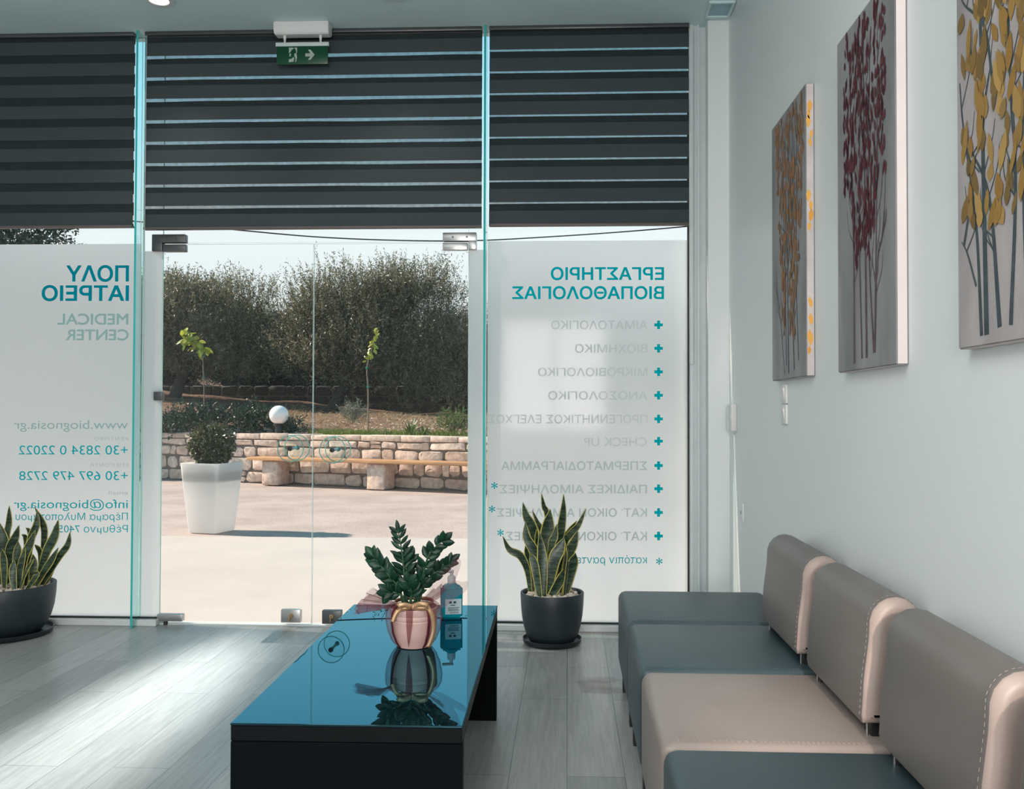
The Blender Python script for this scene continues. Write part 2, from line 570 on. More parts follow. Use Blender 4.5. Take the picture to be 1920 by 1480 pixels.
OLIVE = leafmat('olive_leaves', [(.050, .064, .034), (.11, .115, .06), (.34, .31, .185), (.026, .038, .026)], .36, .4, .08)  # palest tone imitates sunlit specks in the crowns
OLIVEB = leafmat('back_olive_leaves', [(.026, .040, .030), (.045, .062, .042), (.07, .085, .055)], .3, .4, .06)  # darker copy of the olive leaves, shade of the back trees in the colour
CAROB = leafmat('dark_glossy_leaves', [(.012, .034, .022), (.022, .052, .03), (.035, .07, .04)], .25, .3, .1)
BOX = leafmat('boxwood_leaves', [(.035, .05, .016), (.07, .085, .022), (.14, .13, .035), (.02, .035, .014)], .25, .35, .1)
SHRUBG = leafmat('dark_shrub_leaves', [(.006, .026, .016), (.012, .042, .022), (.024, .066, .03)], .3, .4, .06)
SHRUBS = leafmat('silver_shrub_leaves', [(.17, .19, .15), (.24, .26, .2), (.12, .15, .11)], .3, .4, .05)
YGREEN = leafmat('young_yellow_leaves', [(.28, .36, .04), (.42, .45, .05), (.18, .30, .04)], .5, .4, .05)
GRASSM = leafmat('grass_blades', [(.10, .17, .03), (.17, .24, .05), (.25, .27, .08)], .4, .5, .03)
AGAVEM = leafmat('spiky_green_leaves', [(.08, .13, .04), (.14, .20, .06)], .3, .4, .05)
STRAWM = leafmat('dry_straw', [(.42, .31, .19), (.55, .43, .28), (.34, .22, .13)], .2, .6, .02)
CABLEM = pbr('black_cable', (.01, .012, .014), .6)
LAMPON = emitter('lit_downlight', (1.0, .86, .70), 9.0)


def planter_mat():
    m, nt, N, L, out = _new('translucent_white_plastic')
    t, d, a = N.new('ShaderNodeBsdfTranslucent'), N.new('ShaderNodeBsdfDiffuse'), N.new('ShaderNodeMixShader')
    tc, nz, rp = N.new('ShaderNodeTexCoord'), N.new('ShaderNodeTexNoise'), N.new('ShaderNodeValToRGB')
    nz.inputs['Scale'].default_value = 4
    L.new(tc.outputs['Object'], nz.inputs['Vector'])
    rp.color_ramp.elements[0].color = (.92, .91, .90, 1)
    rp.color_ramp.elements[1].color = (.95, .94, .93, 1)
    L.new(nz.outputs['Fac'], rp.inputs[0])
    L.new(rp.outputs[0], t.inputs[0])
    L.new(rp.outputs[0], d.inputs[0])
    a.inputs[0].default_value = .62
    L.new(d.outputs[0], a.inputs[1])
    L.new(t.outputs[0], a.inputs[2])
    L.new(a.outputs[0], out.inputs[0])
    return m


PLANTERW = planter_mat()


# ------------------------------------------------------------------ object helpers
def empty(name, loc=(0, 0, 0), rz=0.):
    o = bpy.data.objects.new(name, None)
    o.empty_display_size = .1
    COL.objects.link(o)
    o.location = loc
    o.rotation_euler = (0, 0, rz)
    return o


def tag(o, label=None, cat=None, group=None, kind=None):
    if label:
        o['label'] = label
    if cat:
        o['category'] = cat
    if group:
        o['group'] = group
    if kind:
        o['kind'] = kind
    return o


def link_mesh(name, me, mats, parent=None, smooth=False, sharp=40):
    if not isinstance(mats, (list, tuple)):
        mats = [mats]
    for m in mats:
        me.materials.append(m)
    if smooth:
        me.polygons.foreach_set('use_smooth', [True] * len(me.polygons))
        if sharp:
            me.set_sharp_from_angle(angle=R(sharp))
    o = bpy.data.objects.new(name, me)
    COL.objects.link(o)
    if parent:
        o.parent = parent
    return o


def obj(name, bm, mats, parent=None, smooth=False, sharp=40, recalc=True):
    if recalc:
        bmesh.ops.recalc_face_normals(bm, faces=bm.faces[:])
    me = bpy.data.meshes.new(name)
    bm.to_mesh(me)
    bm.free()
    return link_mesh(name, me, mats, parent, smooth, sharp)


def structure(o, label=None):
    o['kind'] = 'structure'
    if label:
        o['label'] = label
    return o


def add_box(bm, x0, x1, y0, y1, z0, z1, bevel=0., seg=2, mi=0):
    vs = [bm.verts.new((x, y, z)) for z in (z0, z1) for y in (y0, y1) for x in (x0, x1)]
    fs = [bm.faces.new([vs[i] for i in f]) for f in ((0, 1, 3, 2), (4, 6, 7, 5), (0, 4, 5, 1), (2, 3, 7, 6), (0, 2, 6, 4), (1, 5, 7, 3))]
    for f in fs:
        f.material_index = mi
    if bevel:
        es = list({e for f in fs for e in f.edges})
        r = bmesh.ops.bevel(bm, geom=es, offset=bevel, segments=seg, profile=.5, affect='EDGES')
        for f in r['faces']:
            f.material_index = mi
    return fs


def box(name, x0, x1, y0, y1, z0, z1, mats, parent=None, bevel=0., seg=2, smooth=False):
    bm = bmesh.new()
    add_box(bm, x0, x1, y0, y1, z0, z1, bevel, seg)
    return obj(name, bm, mats, parent, smooth or bevel > 0)


def add_lathe(bm, prof, n=40, c=(0, 0, 0), close_bottom=True, close_top=False, mi=0, a0=0., a1=None, axis='z'):
    full = a1 is None
    span = 2 * math.pi if full else a1 - a0
    cnt = n if full else n + 1
    rings = []
    for (r, z) in prof:
        ring = []
        for k in range(cnt):
            a = a0 + span * k / n
            if axis == 'z':
                p = (c[0] + r * math.cos(a), c[1] + r * math.sin(a), c[2] + z)
            else:
                p = (c[0] + r * math.cos(a), c[1] + z, c[2] + r * math.sin(a))
            ring.append(bm.verts.new(p))
        rings.append(ring)
    for i in range(len(rings) - 1):
        for k in range(n):
            k2 = (k + 1) % cnt
            f = bm.faces.new((rings[i][k], rings[i][k2], rings[i + 1][k2], rings[i + 1][k]))
            f.material_index = mi
    if full and close_bottom:
        bm.faces.new(list(reversed(rings[0]))).material_index = mi
    if full and close_top:
        bm.faces.new(rings[-1]).material_index = mi
    return rings


def catmull(pts, n):
    P = [Vector(p) for p in pts]
    if len(P) == 2:
        return [P[0].lerp(P[1], i / n) for i in range(n + 1)]
    P = [P[0] * 2 - P[1]] + P + [P[-1] * 2 - P[-2]]
    segs = len(P) - 3
    res = []
    for i in range(n + 1):
        u = i / n * segs
        k = min(int(u), segs - 1)
        t = u - k
        a, b, c, d = P[k:k + 4]
        res.append(.5 * ((2 * b) + (c - a) * t + (2 * a - 5 * b + 4 * c - d) * t * t + (3 * b - 3 * c + d - a) * t ** 3))
    return res


def add_tube(bm, pts, rad, n=8, mi=0, cap=True):
    pts = [Vector(p) for p in pts]
    rings = []
    ref = Vector((0, 0, 1))
    t0 = (pts[1] - pts[0]).normalized()
    if abs(t0.dot(ref)) > .95:
        ref = Vector((1, 0, 0))
    u = t0.cross(ref).normalized()
    for i, p in enumerate(pts):
        t = (pts[min(i + 1, len(pts) - 1)] - pts[max(i - 1, 0)]).normalized()
        u = (u - t * u.dot(t)).normalized()
        v = t.cross(u)
        r = rad[i] if isinstance(rad, (list, tuple)) else rad
        rings.append([bm.verts.new(p + (u * math.cos(2 * math.pi * k / n) + v * math.sin(2 * math.pi * k / n)) * r) for k in range(n)])
    for i in range(len(rings) - 1):
        for k in range(n):
            bm.faces.new((rings[i][k], rings[i][(k + 1) % n], rings[i + 1][(k + 1) % n], rings[i + 1][k])).material_index = mi
    if cap:
        bm.faces.new(list(reversed(rings[0]))).material_index = mi
        bm.faces.new(rings[-1]).material_index = mi


def add_sphere(bm, c, r, nu=24, nv=14, sx=1, sy=1, sz=1, mi=0):
    m = Matrix.Translation(c) @ Matrix.Diagonal((r * sx, r * sy, r * sz, 1))
    res = bmesh.ops.create_uvsphere(bm, u_segments=nu, v_segments=nv, radius=1, matrix=m)
    for v in res['verts']:
        for f in v.link_faces:
            f.material_index = mi


def copy_tree(o, parent=None):
    c = o.copy()
    COL.objects.link(c)
    c.parent = parent
    for ch in [x for x in bpy.data.objects if x.parent == o]:
        copy_tree(ch, c)
    return c


# ------------------------------------------------------------------ room shell
FY = 5.06            # inner face of the shopfront glass
H = 3.35             # ceiling height
WX = .875            # right wall
LX, BY = -4.6, -3.2  # left wall, back wall

structure(box('floor', LX - .2, 1.1, BY - .2, FY + .06, -.12, 0, FLOORM))
structure(box('ceiling', LX - .2, 1.1, BY - .2, FY + .06, H, H + .25, CEILP))
structure(box('wall_right', WX, WX + .22, BY - .2, FY + .06, 0, H, WALLP))
structure(box('wall_left', LX - .2, LX, BY - .2, FY + .06, 0, H, WALLP))
bm = bmesh.new()
add_box(bm, LX, WX, BY - .2, BY, 0, .9)
add_box(bm, LX, WX, BY - .2, BY, 2.6, H)
add_box(bm, LX, -1.0, BY - .2, BY, .9, 2.6)
add_box(bm, .6, WX, BY - .2, BY, .9, 2.6)
structure(obj('wall_back', bm, WALLP))
bm = bmesh.new()
for x in (-1.0, -.23, .54):
    add_box(bm, x, x + .06, BY - .06, BY, .9, 2.6)
add_box(bm, -.94, .54, BY - .06, BY, .9, .96)
add_box(bm, -.94, .54, BY - .06, BY, 2.54, 2.6)
structure(obj('window_6', bm, ALU), 'white framed window in the wall behind the camera')

# white pillar between shopfront frame and right wall
structure(box('trim_1', .762, WX, 4.95, FY + .06, 0, H, WALLP), 'white pillar between the shopfront frame and the right wall')
# small recess in the ceiling before the pillar
bm = bmesh.new()
add_box(bm, .735, .868, 4.715, 4.73, H - .012, H)
add_box(bm, .735, .868, 4.885, 4.90, H - .012, H)
add_box(bm, .735, .748, 4.73, 4.885, H - .012, H)
add_box(bm, .855, .868, 4.73, 4.885, H - .012, H)
add_box(bm, .748, .855, 4.73, 4.885, H - .004, H, mi=1)
BLUEP = pbr('blue_grey_hatch_panel', (.30, .46, .53), .5)
structure(obj('trim_2', bm, [CEILP, BLUEP]), 'small blue grey hatch in the ceiling above the pillar')
# frame profile right of the last pane
bm = bmesh.new()
add_box(bm, .672, .688, FY - .055, FY + .06, 0, H)
add_box(bm, .688, .712, FY - .04, FY + .06, 0, H)
add_box(bm, .712, .722, FY - .055, FY + .06, 0, H)
add_box(bm, .722, .762, FY - .02, FY + .06, 0, H)
structure(obj('trim_3', bm, ALUT), 'grey aluminium frame post at the right end of the shopfront')
# aluminium floor channel
bm = bmesh.new()
add_box(bm, LX, -2.305, FY - .05, FY + .05, 0, .034, .003, 1)
add_box(bm, -.56, .672, FY - .05, FY + .05, 0, .034, .003, 1)
add_box(bm, -2.305, -.56, FY + .0, FY + .06, 0, .006, mi=0)
structure(obj('trim_4', bm, ALU), 'white aluminium channel along the foot of the glass')
bm = bmesh.new()
add_box(bm, LX, -2.305, FY - .012, FY + .012, .034, .043)
add_box(bm, -.56, .672, FY - .012, FY + .012, .034, .043)
add_box(bm, .664, .672, FY - .014, FY + .012, .034, 2.9)
structure(obj('trim_5', bm, GASKET), 'black gasket line around the fixed panes')


# ------------------------------------------------------------------ shopfront glass
def pane(name, x0, x1, z0, z1, label, parent=None, y0=FY, y1=FY + .010, edge=EDGEP):
    bm = bmesh.new()
    fs = add_box(bm, x0, x1, y0, y1, z0, z1)
    for f in fs:
        n = f.normal
        f.normal_update()
        if abs(f.normal.y) < .5:
            f.material_index = 1
    o = obj(name, bm, [PANE, edge], parent)
    if not parent:
        structure(o, label)
    return o


def film(x0, x1, z0, z1, parent):
    me = bpy.data.meshes.new('frosted_film')
    y = FY - .0012
    me.from_pydata([(x0, y, z0), (x1, y, z0), (x1, y, z1), (x0, y, z1)], [], [(0, 1, 2, 3)])
    return link_mesh('frosted_film', me, FILM, parent)


FT, FB = 2.163, .043
win1 = pane('window_1', LX, -2.424, .034, H, 'large left pane with frosted film and mirrored contact details')
f1 = film(LX, -2.43, FB, FT, win1)
win2 = pane('window_2', -2.421, -2.308, .034, H, 'narrow frosted pane left of the glass door')
film(-2.421, -2.308, FB, 2.12, win2)
win3 = pane('window_3', -.556, -.455, .034, H, 'narrow frosted pane right of the glass door')
film(-.556, -.455, FB, 2.118, win3)
win4 = pane('window_4', -.449, .668, .034, H, 'large right pane with frosted film and mirrored laboratory list')
f4 = film(-.449, .664, FB, 2.166, win4)
win5 = pane('window_5', -2.306, -.558, 2.165, H, 'clear fixed pane above the glass door')

# glass fins standing square to the shopfront
for (x, nm) in ((-2.418, 'left'), (-.458, 'right')):
    bm = bmesh.new()
    add_box(bm, x - .006, x + .006, 4.955, FY - .003, .002, H - .002)
    for f in bm.faces:
        f.normal_update()
        if f.calc_center_median().y < 4.9555:
            f.material_index = 1
    o = obj('glass_fin', bm, [FINGLASS, EDGE])
    tag(o, 'green edged vertical glass fin %s of the double door' % nm, 'glass fin', kind='structure')

# writing on the film (mirrored, it reads from the street)
_font_cache = {}


def text_mesh(body, bold):
    """letters as fine horizontal slices: non-zero winding fill of the glyph outlines, optionally made heavier"""
    cu = bpy.data.curves.new('t', 'FONT')
    cu.body = body
    cu.size = 1
    o = bpy.data.objects.new('t', cu)
    COL.objects.link(o)
    c2 = o.to_curve(bpy.context.evaluated_depsgraph_get())
    loops = []
    for sp in c2.splines:
        bp = sp.bezier_points
        n = len(bp)
        pts = []
        for i in range(n):
            p0, p1, p2, p3 = (np.array(v[:2]) for v in (bp[i].co, bp[i].handle_right, bp[(i + 1) % n].handle_left, bp[(i + 1) % n].co))
            for k in range(6):
                t = k / 6
                q = (1 - t) ** 3 * p0 + 3 * (1 - t) ** 2 * t * p1 + 3 * (1 - t) * t * t * p2 + t ** 3 * p3
                if not pts or np.abs(q - pts[-1]).max() > 1e-6:
                    pts.append(q)
        if len(pts) > 2:
            loops.append(np.array(pts))
    o.to_curve_clear()
    bpy.data.objects.remove(o, do_unlink=True)
    bpy.data.curves.remove(cu)
    area = sum(float(np.sum(l[:, 0] * np.roll(l[:, 1], -1) - np.roll(l[:, 0], -1) * l[:, 1])) for l in loops)
    sg = 1 if area > 0 else -1
    if bold:
        for i, l in enumerate(loops):
            d = np.roll(l, -1, 0) - l
            d /= np.maximum(np.linalg.norm(d, axis=1), 1e-9)[:, None]
            nr = np.stack([d[:, 1], -d[:, 0]], 1) * sg
            m = nr + np.roll(nr, 1, 0)
            m /= np.maximum(np.linalg.norm(m, axis=1), 1e-9)[:, None]
            k = np.maximum((m * nr).sum(1), .6)
            loops[i] = l + m * (bold / k)[:, None]
    ymin, ymax = min(l[:, 1].min() for l in loops), max(l[:, 1].max() for l in loops)
    ymin = min(0, ymin)
    A = np.concatenate(loops)
    B = np.concatenate([np.roll(l, -1, 0) for l in loops])
    rows = int(44 * (ymax - ymin) / ymax)
    dy = (ymax - ymin) / rows
    V, F_ = [], []
    for i in range(rows):
        yc = ymin + (i + .5) * dy
        hit = (A[:, 1] <= yc) != (B[:, 1] <= yc)
        a_, b_ = A[hit], B[hit]
        xs_ = a_[:, 0] + (b_[:, 0] - a_[:, 0]) * (yc - a_[:, 1]) / (b_[:, 1] - a_[:, 1])
        dr = np.where(b_[:, 1] > a_[:, 1], 1, -1)
        w, st = 0, 0.
        for k in np.argsort(xs_):
            if w == 0:
                st = xs_[k]
            w += dr[k]
            if w == 0 and xs_[k] - st > 1e-5:
                n = len(V)
                V += [(st, yc - dy / 2, 0), (xs_[k], yc - dy / 2, 0), (xs_[k], yc + dy / 2, 0), (st, yc + dy / 2, 0)]
                F_.append((n, n + 1, n + 2, n + 3))
    me = bpy.data.meshes.new('lettering')
    me.from_pydata(V, [], F_)
    return me, np.array(V)


def lettering(body, xl, xr, ytop, ybase, mat, bold, parent, label=None):
    a, b = at_y(xl, ybase, FY), at_y(xr, ybase, FY)
    top = at_y(xr, ytop, FY).z
    me, co = text_mesh(body, bold)
    x0, x1, zt = co[:, 0].min(), co[:, 0].max(), co[:, 1].max()
    u = (co[:, 0] - x0) / (x1 - x0)
    X = b.x + (a.x - b.x) * u
    Z = b.z + (a.z - b.z) * u + co[:, 1] / zt * (top - b.z)
    out = np.stack([X, np.full_like(X, FY - .0022), Z], 1)
    me.vertices.foreach_set('co', out.ravel())
    me.update()
    o = link_mesh('lettering', me, mat, parent)
    if label:
        o['label'] = label
    return o


for t in (('ΠΟΛΥ', 124.4, 242, 497.2, 527.5, DTEALV, .026), ('ΙΑΤΡΕΙΟ', 78.3, 242, 534.6, 563.9, DTEALV, .026),
          ('MEDICAL', 108, 241, 588, 608.7, GREYV, .018), ('CENTER', 123.4, 241.5, 617.7, 638, GREYV, .018),
          ('www.biognosia.gr', 26.4, 239.8, 788, 804.4, GREYV, -.004), ('ΚΕΝΤΡΙΚΟ', 177, 240.5, 819.6, 826, FAINTV, .0),
          ('+30 2834 0 22022', 35.7, 240, 835.5, 852.6, TEALV, .0), ('ΕΠΕΙΓΟΝΤΑ', 169.3, 240.5, 868.7, 875.3, FAINTV, .0),
          ('+30 697 479 2728', 36.3, 240, 883.6, 900.4, TEALV, .0), ('email', 204.4, 240, 920.3, 927.7, FAINTV, .0),
          ('info@biognosia.gr', 26.4, 240, 936, 953.2, TEALV, .0), ('Πέραμα Μυλοποτάμου', 29.5, 240, 961, 975.3, TEALV, .0),
          ('Ρέθυμνο 74052', 99.4, 240, 984, 998.5, TEALV, .0)):
    lettering(*t, f1)
for t in (('ΕΡΓΑΣΤΗΡΙΟ', 1032.7, 1245, 500.6, 524.8, TEALV, .024), ('ΒΙΟΠΑΘΟΛΟΓΙΑΣ', 960.6, 1245, 536.5, 560.7, TEALV, .024),
          ('ΑΙΜΑΤΟΛΟΓΙΚΟ', 1033.5, 1214, 601, 617.5, VFAINTV, .012), ('ΒΙΟΧΗΜΙΚΟ', 1078, 1214, 645.3, 661.5, VFAINTV, .012),
          ('ΜΙΚΡΟΒΙΟΛΟΓΙΚΟ', 1008.7, 1214, 689.5, 705.5, VFAINTV, .012), ('ΑΝΟΣΟΛΟΓΙΚΟ', 1027.7, 1214, 733.5, 749.5, VFAINTV, .012),
          ('ΠΡΟΓΕΝΝΗΤΙΚΟΣ ΕΛΕΓΧΟΣ', 915.8, 1214, 777.5, 794, VFAINTV, .012), ('CHECK UP', 1094.6, 1212.7, 820.5, 836.5, VFAINTV, .012),
          ('ΣΠΕΡΜΑΤΟΔΙΑΓΡΑΜΜΑ', 940, 1213, 865, 881.5, FAINTV, .014), ('ΠΑΙΔΙΚΕΣ ΑΙΜΟΛΗΨΙΕΣ', 937, 1213, 909, 925, FAINTV, .014),
          ('ΚΑΤ’ ΟΙΚΟΝ ΑΙΜΟΛΗΨΙΕΣ', 932, 1213, 953, 969, FAINTV, .014), ('ΚΑΤ’ ΟΙΚΟΝ ΘΕΡΑΠΕΙΕΣ', 948.6, 1213, 997, 1013.5, FAINTV, .014),
          ('κατόπιν ραντεβού', 1047, 1212.7, 1041, 1056.6, TEALV, .0)):
    lettering(*t, f4)
for (x, y, s) in ((927, 910, 12), (922.5, 954, 12), (938.5, 998.5, 12), (1236, 1052, 12)):
    lettering('*', x - s / 2, x + s / 2, y - s / 2, y + s / 2 + 9, TEALV, .012, f4)
for y in (609.4, 653.4, 697.5, 741.5, 785.8, 827.5, 873.2, 916.7, 961.2, 1005.3):
    c = at_y(1234.8, y, FY)
    a, b = .0235, .0082
    out = [(-b, -a), (b, -a), (b, -b), (a, -b), (a, b), (b, b), (b, a), (-b, a), (-b, b), (-a, b), (-a, -b), (-b, -b)]
    bm = bmesh.new()
    bm.faces.new([bm.verts.new((c.x + p, FY - .0022, c.z + q)) for p, q in out])
    obj('plus_mark', bm, TEALV, f4)

# ------------------------------------------------------------------ glass double door
DZ = 2.158


def disc_handle(parent, cx, cz):
    bm = bmesh.new()
    for (y0, y1) in ((FY - .062, FY - .054), (FY + .062, FY + .070)):
        add_lathe(bm, [(.073, 0), (.073, y1 - y0)], 48, (cx, y0, cz), False, False, 1, axis='y')
        add_lathe(bm, [(.0, 0), (.072, 0)], 48, (cx, y0, cz), False, False, 0, axis='y')
        add_lathe(bm, [(.0, 0), (.072, 0)], 48, (cx, y1, cz), False, False, 0, axis='y')
        tor = [(.073 * math.cos(t), 0, .073 * math.sin(t)) for t in np.linspace(0, 2 * math.pi, 49)]
        add_tube(bm, [(cx + p[0], (y0 + y1) / 2, cz + p[2]) for p in tor], .0026, 6, 1, False)
    h = obj('disc_handle', bm, [PANE, RINGM], parent, True)
    bm = bmesh.new()
    add_lathe(bm, [(.0, -.004), (.0125, -.003), (.0135, .002), (.0135, .010), (.008, .014), (.008, .134), (.0135, .138), (.0135, .146), (0, .148)], 20, (cx, FY - .069, cz), False, False, axis='y')
    k = obj('spindle', bm, [BLACKPL, STANDOFF], h, True)
    for f in k.data.polygons:
        f.material_index = 0 if f.center.y < FY - .055 else 1
    return h


def patch(name, x0, x1, z0, z1, parent, mat, bev=.003):
    bm = bmesh.new()
    add_box(bm, x0, x1, FY - .014, FY + .024, z0, z1, bev, 2)
    return obj(name, bm, mat, parent, True)


dl = pane('door_1', -2.306, -1.4385, .012, DZ, 'left glass door leaf with lever lock box and disc handle')
dr = pane('door_2', -1.4335, -.558, .012, DZ, 'right glass door leaf with dark lock box and disc handle')
disc_handle(dl, -1.545, 1.0)
disc_handle(dr, -1.308, .993)
patch('bottom_pivot', -2.315, -2.17, .020, .060, dl, STEEL)
bm = bmesh.new()
add_lathe(bm, [(.012, 0), (.012, .02)], 16, (-2.27, FY, 0), True, True)
obj('pivot_pin', bm, BLACKPL, [o for o in bpy.data.objects if o.parent == dl and o.name.startswith('bottom_pivot')][0])
patch('bottom_pivot', -.70, -.556, .020, .060, dr, STEEL)
lk = patch('lock_box', -1.606, -1.496, .022, .095, dl, STEEL)
lk2 = patch('lock_box', -1.373, -1.264, .018, .092, dr, DSTEEL)
lk2['label'] = 'dark steel lock box'
for (p, cx) in ((lk, -1.55), (lk2, -1.318)):
    bm = bmesh.new()
    add_lathe(bm, [(0, -.008), (.012, -.008), (.014, 0)], 20, (cx, FY - .014, .06), False, False, axis='y')
    add_box(bm, cx - .003, cx + .003, FY - .042, FY - .02, .035, .068, .001, 1)
    obj('key', bm, BRASS, p, True)


def corner_patch(x0, x1, xs, side, parent, mat, name='corner_fitting'):
    """L-shaped patch fitting: a bar on the fixed pane above, a block on the leaf below and an ear down the side pane"""
    bm = bmesh.new()
    zt, zb, zm = 2.214, 2.118, 2.163
    add_box(bm, x0, x1, FY - .016, FY + .026, zm + .003, zt, .003, 2)
    add_box(bm, min(xs, x0 if side < 0 else x1), max(xs, x0 if side < 0 else x1), FY - .016, FY + .026, zb, zm + .006, .003, 2)
    o = obj(name, bm, mat, parent, True)
    for i, sx in enumerate((.3, .72)):
        bm = bmesh.new()
        add_lathe(bm, [(0, -.002), (.006, -.002), (.006, 0)], 14, (x0 + (x1 - x0) * sx, FY - .016, (zm + zt) / 2), False, False, axis='y')
        obj('screw', bm, DSTEEL, o)
    return o


corner_patch(-2.366, -2.173, -2.306, -1, win5, DSTEEL)
corner_patch(-.702, -.512, -.556, 1, win5, STEEL)
patch('top_pivot', -2.303, -2.173, 2.116, DZ - .001, dl, DSTEEL)
patch('top_pivot', -.702, -.562, 2.116, DZ - .001, dr, STEEL)
patch('strike_plate', -2.348, -2.30, 1.268, 1.318, win2, DSTEEL)


# ------------------------------------------------------------------ zebra blinds
def zebra(x0, x1, zb, offset, wav, label, chain_x, chain_dx, chain_bottom, seed):
    """two layers of banded cloth, opaque bands alternating with sheer ones"""
    pitch, op = .1218, .0745
    root = empty('zebra_blind', ((x0 + x1) / 2, 4.99, zb))
    tag(root, label, 'blind', 'zebra blinds across the shopfront')
    rnd = random.Random(seed)
    ph = rnd.random() * 6
    n = 48 if wav else 2

    def layer(y, shift, nm, parent):
        bm = bmesh.new()
        edges = []
        z = zb + .012
        cur = zb + .012 + shift - pitch
        while cur < H:
            for (a, b, mi) in ((cur, cur + op, 0), (cur + op, cur + pitch, 1)):
                a, b = max(a, z), min(b, H - .01)
                if b - a > .002:
                    edges.append((a, b, mi))
            cur += pitch

        def pt(i, zz):
            u = i / n
            w = wav * (math.sin(u * 9 + zz * 3 + ph) + .6 * math.sin(u * 23 + zz * 7 + ph * 2))
            return (x0 + (x1 - x0) * u, y + w * 1.2, zz + w * (.0 if zz <= z + 1e-6 or zz > H - .02 else 1.0) * (.5 if y < 5 else -.6))
        for (a, b, mi) in edges:
            lo = [bm.verts.new(pt(i, a)) for i in range(n + 1)]
            hi = [bm.verts.new(pt(i, b)) for i in range(n + 1)]
            for i in range(n):
                bm.faces.new((lo[i], lo[i + 1], hi[i + 1], hi[i])).material_index = mi
        o = obj(nm, bm, [BLACKOUT, SHEERB], parent, True, 60)
        o.matrix_parent_inverse = root.matrix_world.inverted() if False else Matrix.Translation(-Vector(root.location))
        return o
    layer(4.993, .0, 'front_fabric', root)
    layer(5.004, offset, 'back_fabric', root)
    for (nm, m, a) in (('bottom_bar', BARM, (x0, x1, 4.981, 5.017, zb, zb + .013)), ('headrail', DSTEEL, (x0, x1, 4.975, 5.03, H - .022, H - .0005))):
        o = box(nm, *a, m, root, .003)
        o.matrix_parent_inverse = Matrix.Translation(-Vector(root.location))
    bm = bmesh.new()
    cx, dx = chain_x, chain_dx
    path = [(cx - dx, 4.965, H - .03), (cx - dx, 4.965, chain_bottom + dx)]
    path += [(cx - dx * math.cos(t), 4.965, chain_bottom + dx - dx * math.sin(t) * 1.2) for t in (.5, 1.0, 1.57, 2.1, 2.64)]
    path += [(cx + dx, 4.965, chain_bottom + dx), (cx + dx, 4.965, H - .03)]
    add_tube(bm, path, .0016, 5)
    z = chain_bottom + dx
    while z < H - .04:
        for s in (-1, 1):
            bmesh.ops.create_icosphere(bm, subdivisions=1, radius=.0024, matrix=Matrix.Translation((cx + s * dx, 4.965, z)))
        z += .012
    o = obj('bead_chain', bm, CHAINM, root)
    o.matrix_parent_inverse = Matrix.Translation(-Vector(root.location))
    return root


zebra(LX + .03, -2.452, 2.243, .058, 0, 'dark zebra roller blind over the left pane, bands fully closed', -4.4, .012, 1.3, 1)
zebra(-2.387, -.478, 2.229, .0345, .0014, 'wavy zebra roller blind above the glass door with wide bright slits', -2.380, .011, 1.475, 2)
zebra(-.437, .665, 2.236, .0405, .0004, 'zebra roller blind over the right pane with thin even slits', .676, .013, 1.47, 3)

# ------------------------------------------------------------------ exit sign, downlights
ex = empty('exit_sign', (-1.465, 4.90, H))
tag(ex, 'green emergency exit sign hanging from white housing before the middle blind', 'exit sign')
PI_ = Matrix.Translation(-Vector(ex.location))


def ch(o, root):
    o.matrix_parent_inverse = Matrix.Translation(-Vector(root.location))
    return o


bm = bmesh.new()
prof = [(4.87, H - .0005), (4.87, H - .045), (4.885, H - .066), (4.945, H - .066), (4.955, H - .045), (4.955, H - .0005)]
v0 = [bm.verts.new((-1.617, y, z)) for y, z in prof]
v1 = [bm.verts.new((-1.312, y, z)) for y, z in prof]
bm.faces.new(v0)
bm.faces.new(list(reversed(v1)))
for i in range(6):
    j = (i + 1) % 6
    bm.faces.new((v0[i], v0[j], v1[j], v1[i]))
bmesh.ops.bevel(bm, geom=bm.edges[:], offset=.004, segments=2, affect='EDGES')
housing = ch(obj('housing', bm, WHITEPL, ex, True), ex)
for x in (-1.565, -1.365):
    bm = bmesh.new()
    add_lathe(bm, [(.009, H - .066), (.007, H - .088), (.0055, H - .088), (.0055, H - .112)], 14, (x, 4.912, 0), True, True)
    ch(obj('hanging_rod', bm, WHITEPL, ex, True), ex)
ch(box('rail', -1.614, -1.318, 4.903, 4.921, H - .126, H - .105, ALUT, ex, .002), ex)
sp = ch(box('sign_panel', -1.609, -1.323, 4.908, 4.916, H - .226, H - .126, GREENSIGN, ex, .001), ex)
sy = 4.9073


def flat(name, polys, mat, parent):
    bm = bmesh.new()
    for poly in polys:
        bm.faces.new([bm.verts.new((x, sy, z)) for x, z in poly])
    return obj(name, bm, mat, parent)


def S(u, v):    # panel coordinates 0..1 -> world
    return (-1.609 + .286 * u, H - .226 + .100 * v)


def fl(name, polys):
    o = flat(name, [[S(*p) for p in poly] for poly in polys], SIGNWHITE, sp)
    o.matrix_parent_inverse = Matrix.Identity(4)
    o.parent = sp
    return o


fl('running_figure', [[(.24, .62), (.24, .93), (.33, .93), (.33, .86), (.29, .80), (.275, .70)], [(.34, .93), (.40, .93), (.40, .62), (.385, .66), (.375, .80)],
                      [(.24, .12), (.33, .14), (.345, .36), (.33, .40), (.29, .30), (.24, .29)], [(.345, .58), (.385, .64), (.40, .40), (.38, .12), (.365, .12), (.368, .36), (.345, .46)],
                      [(.25, .44), (.275, .44), (.285, .60), (.25, .60)]])
fl('arrow', [[(.56, .42), (.66, .42), (.61, .24), (.665, .24), (.74, .52), (.665, .80), (.61, .80), (.66, .60), (.56, .60)]])

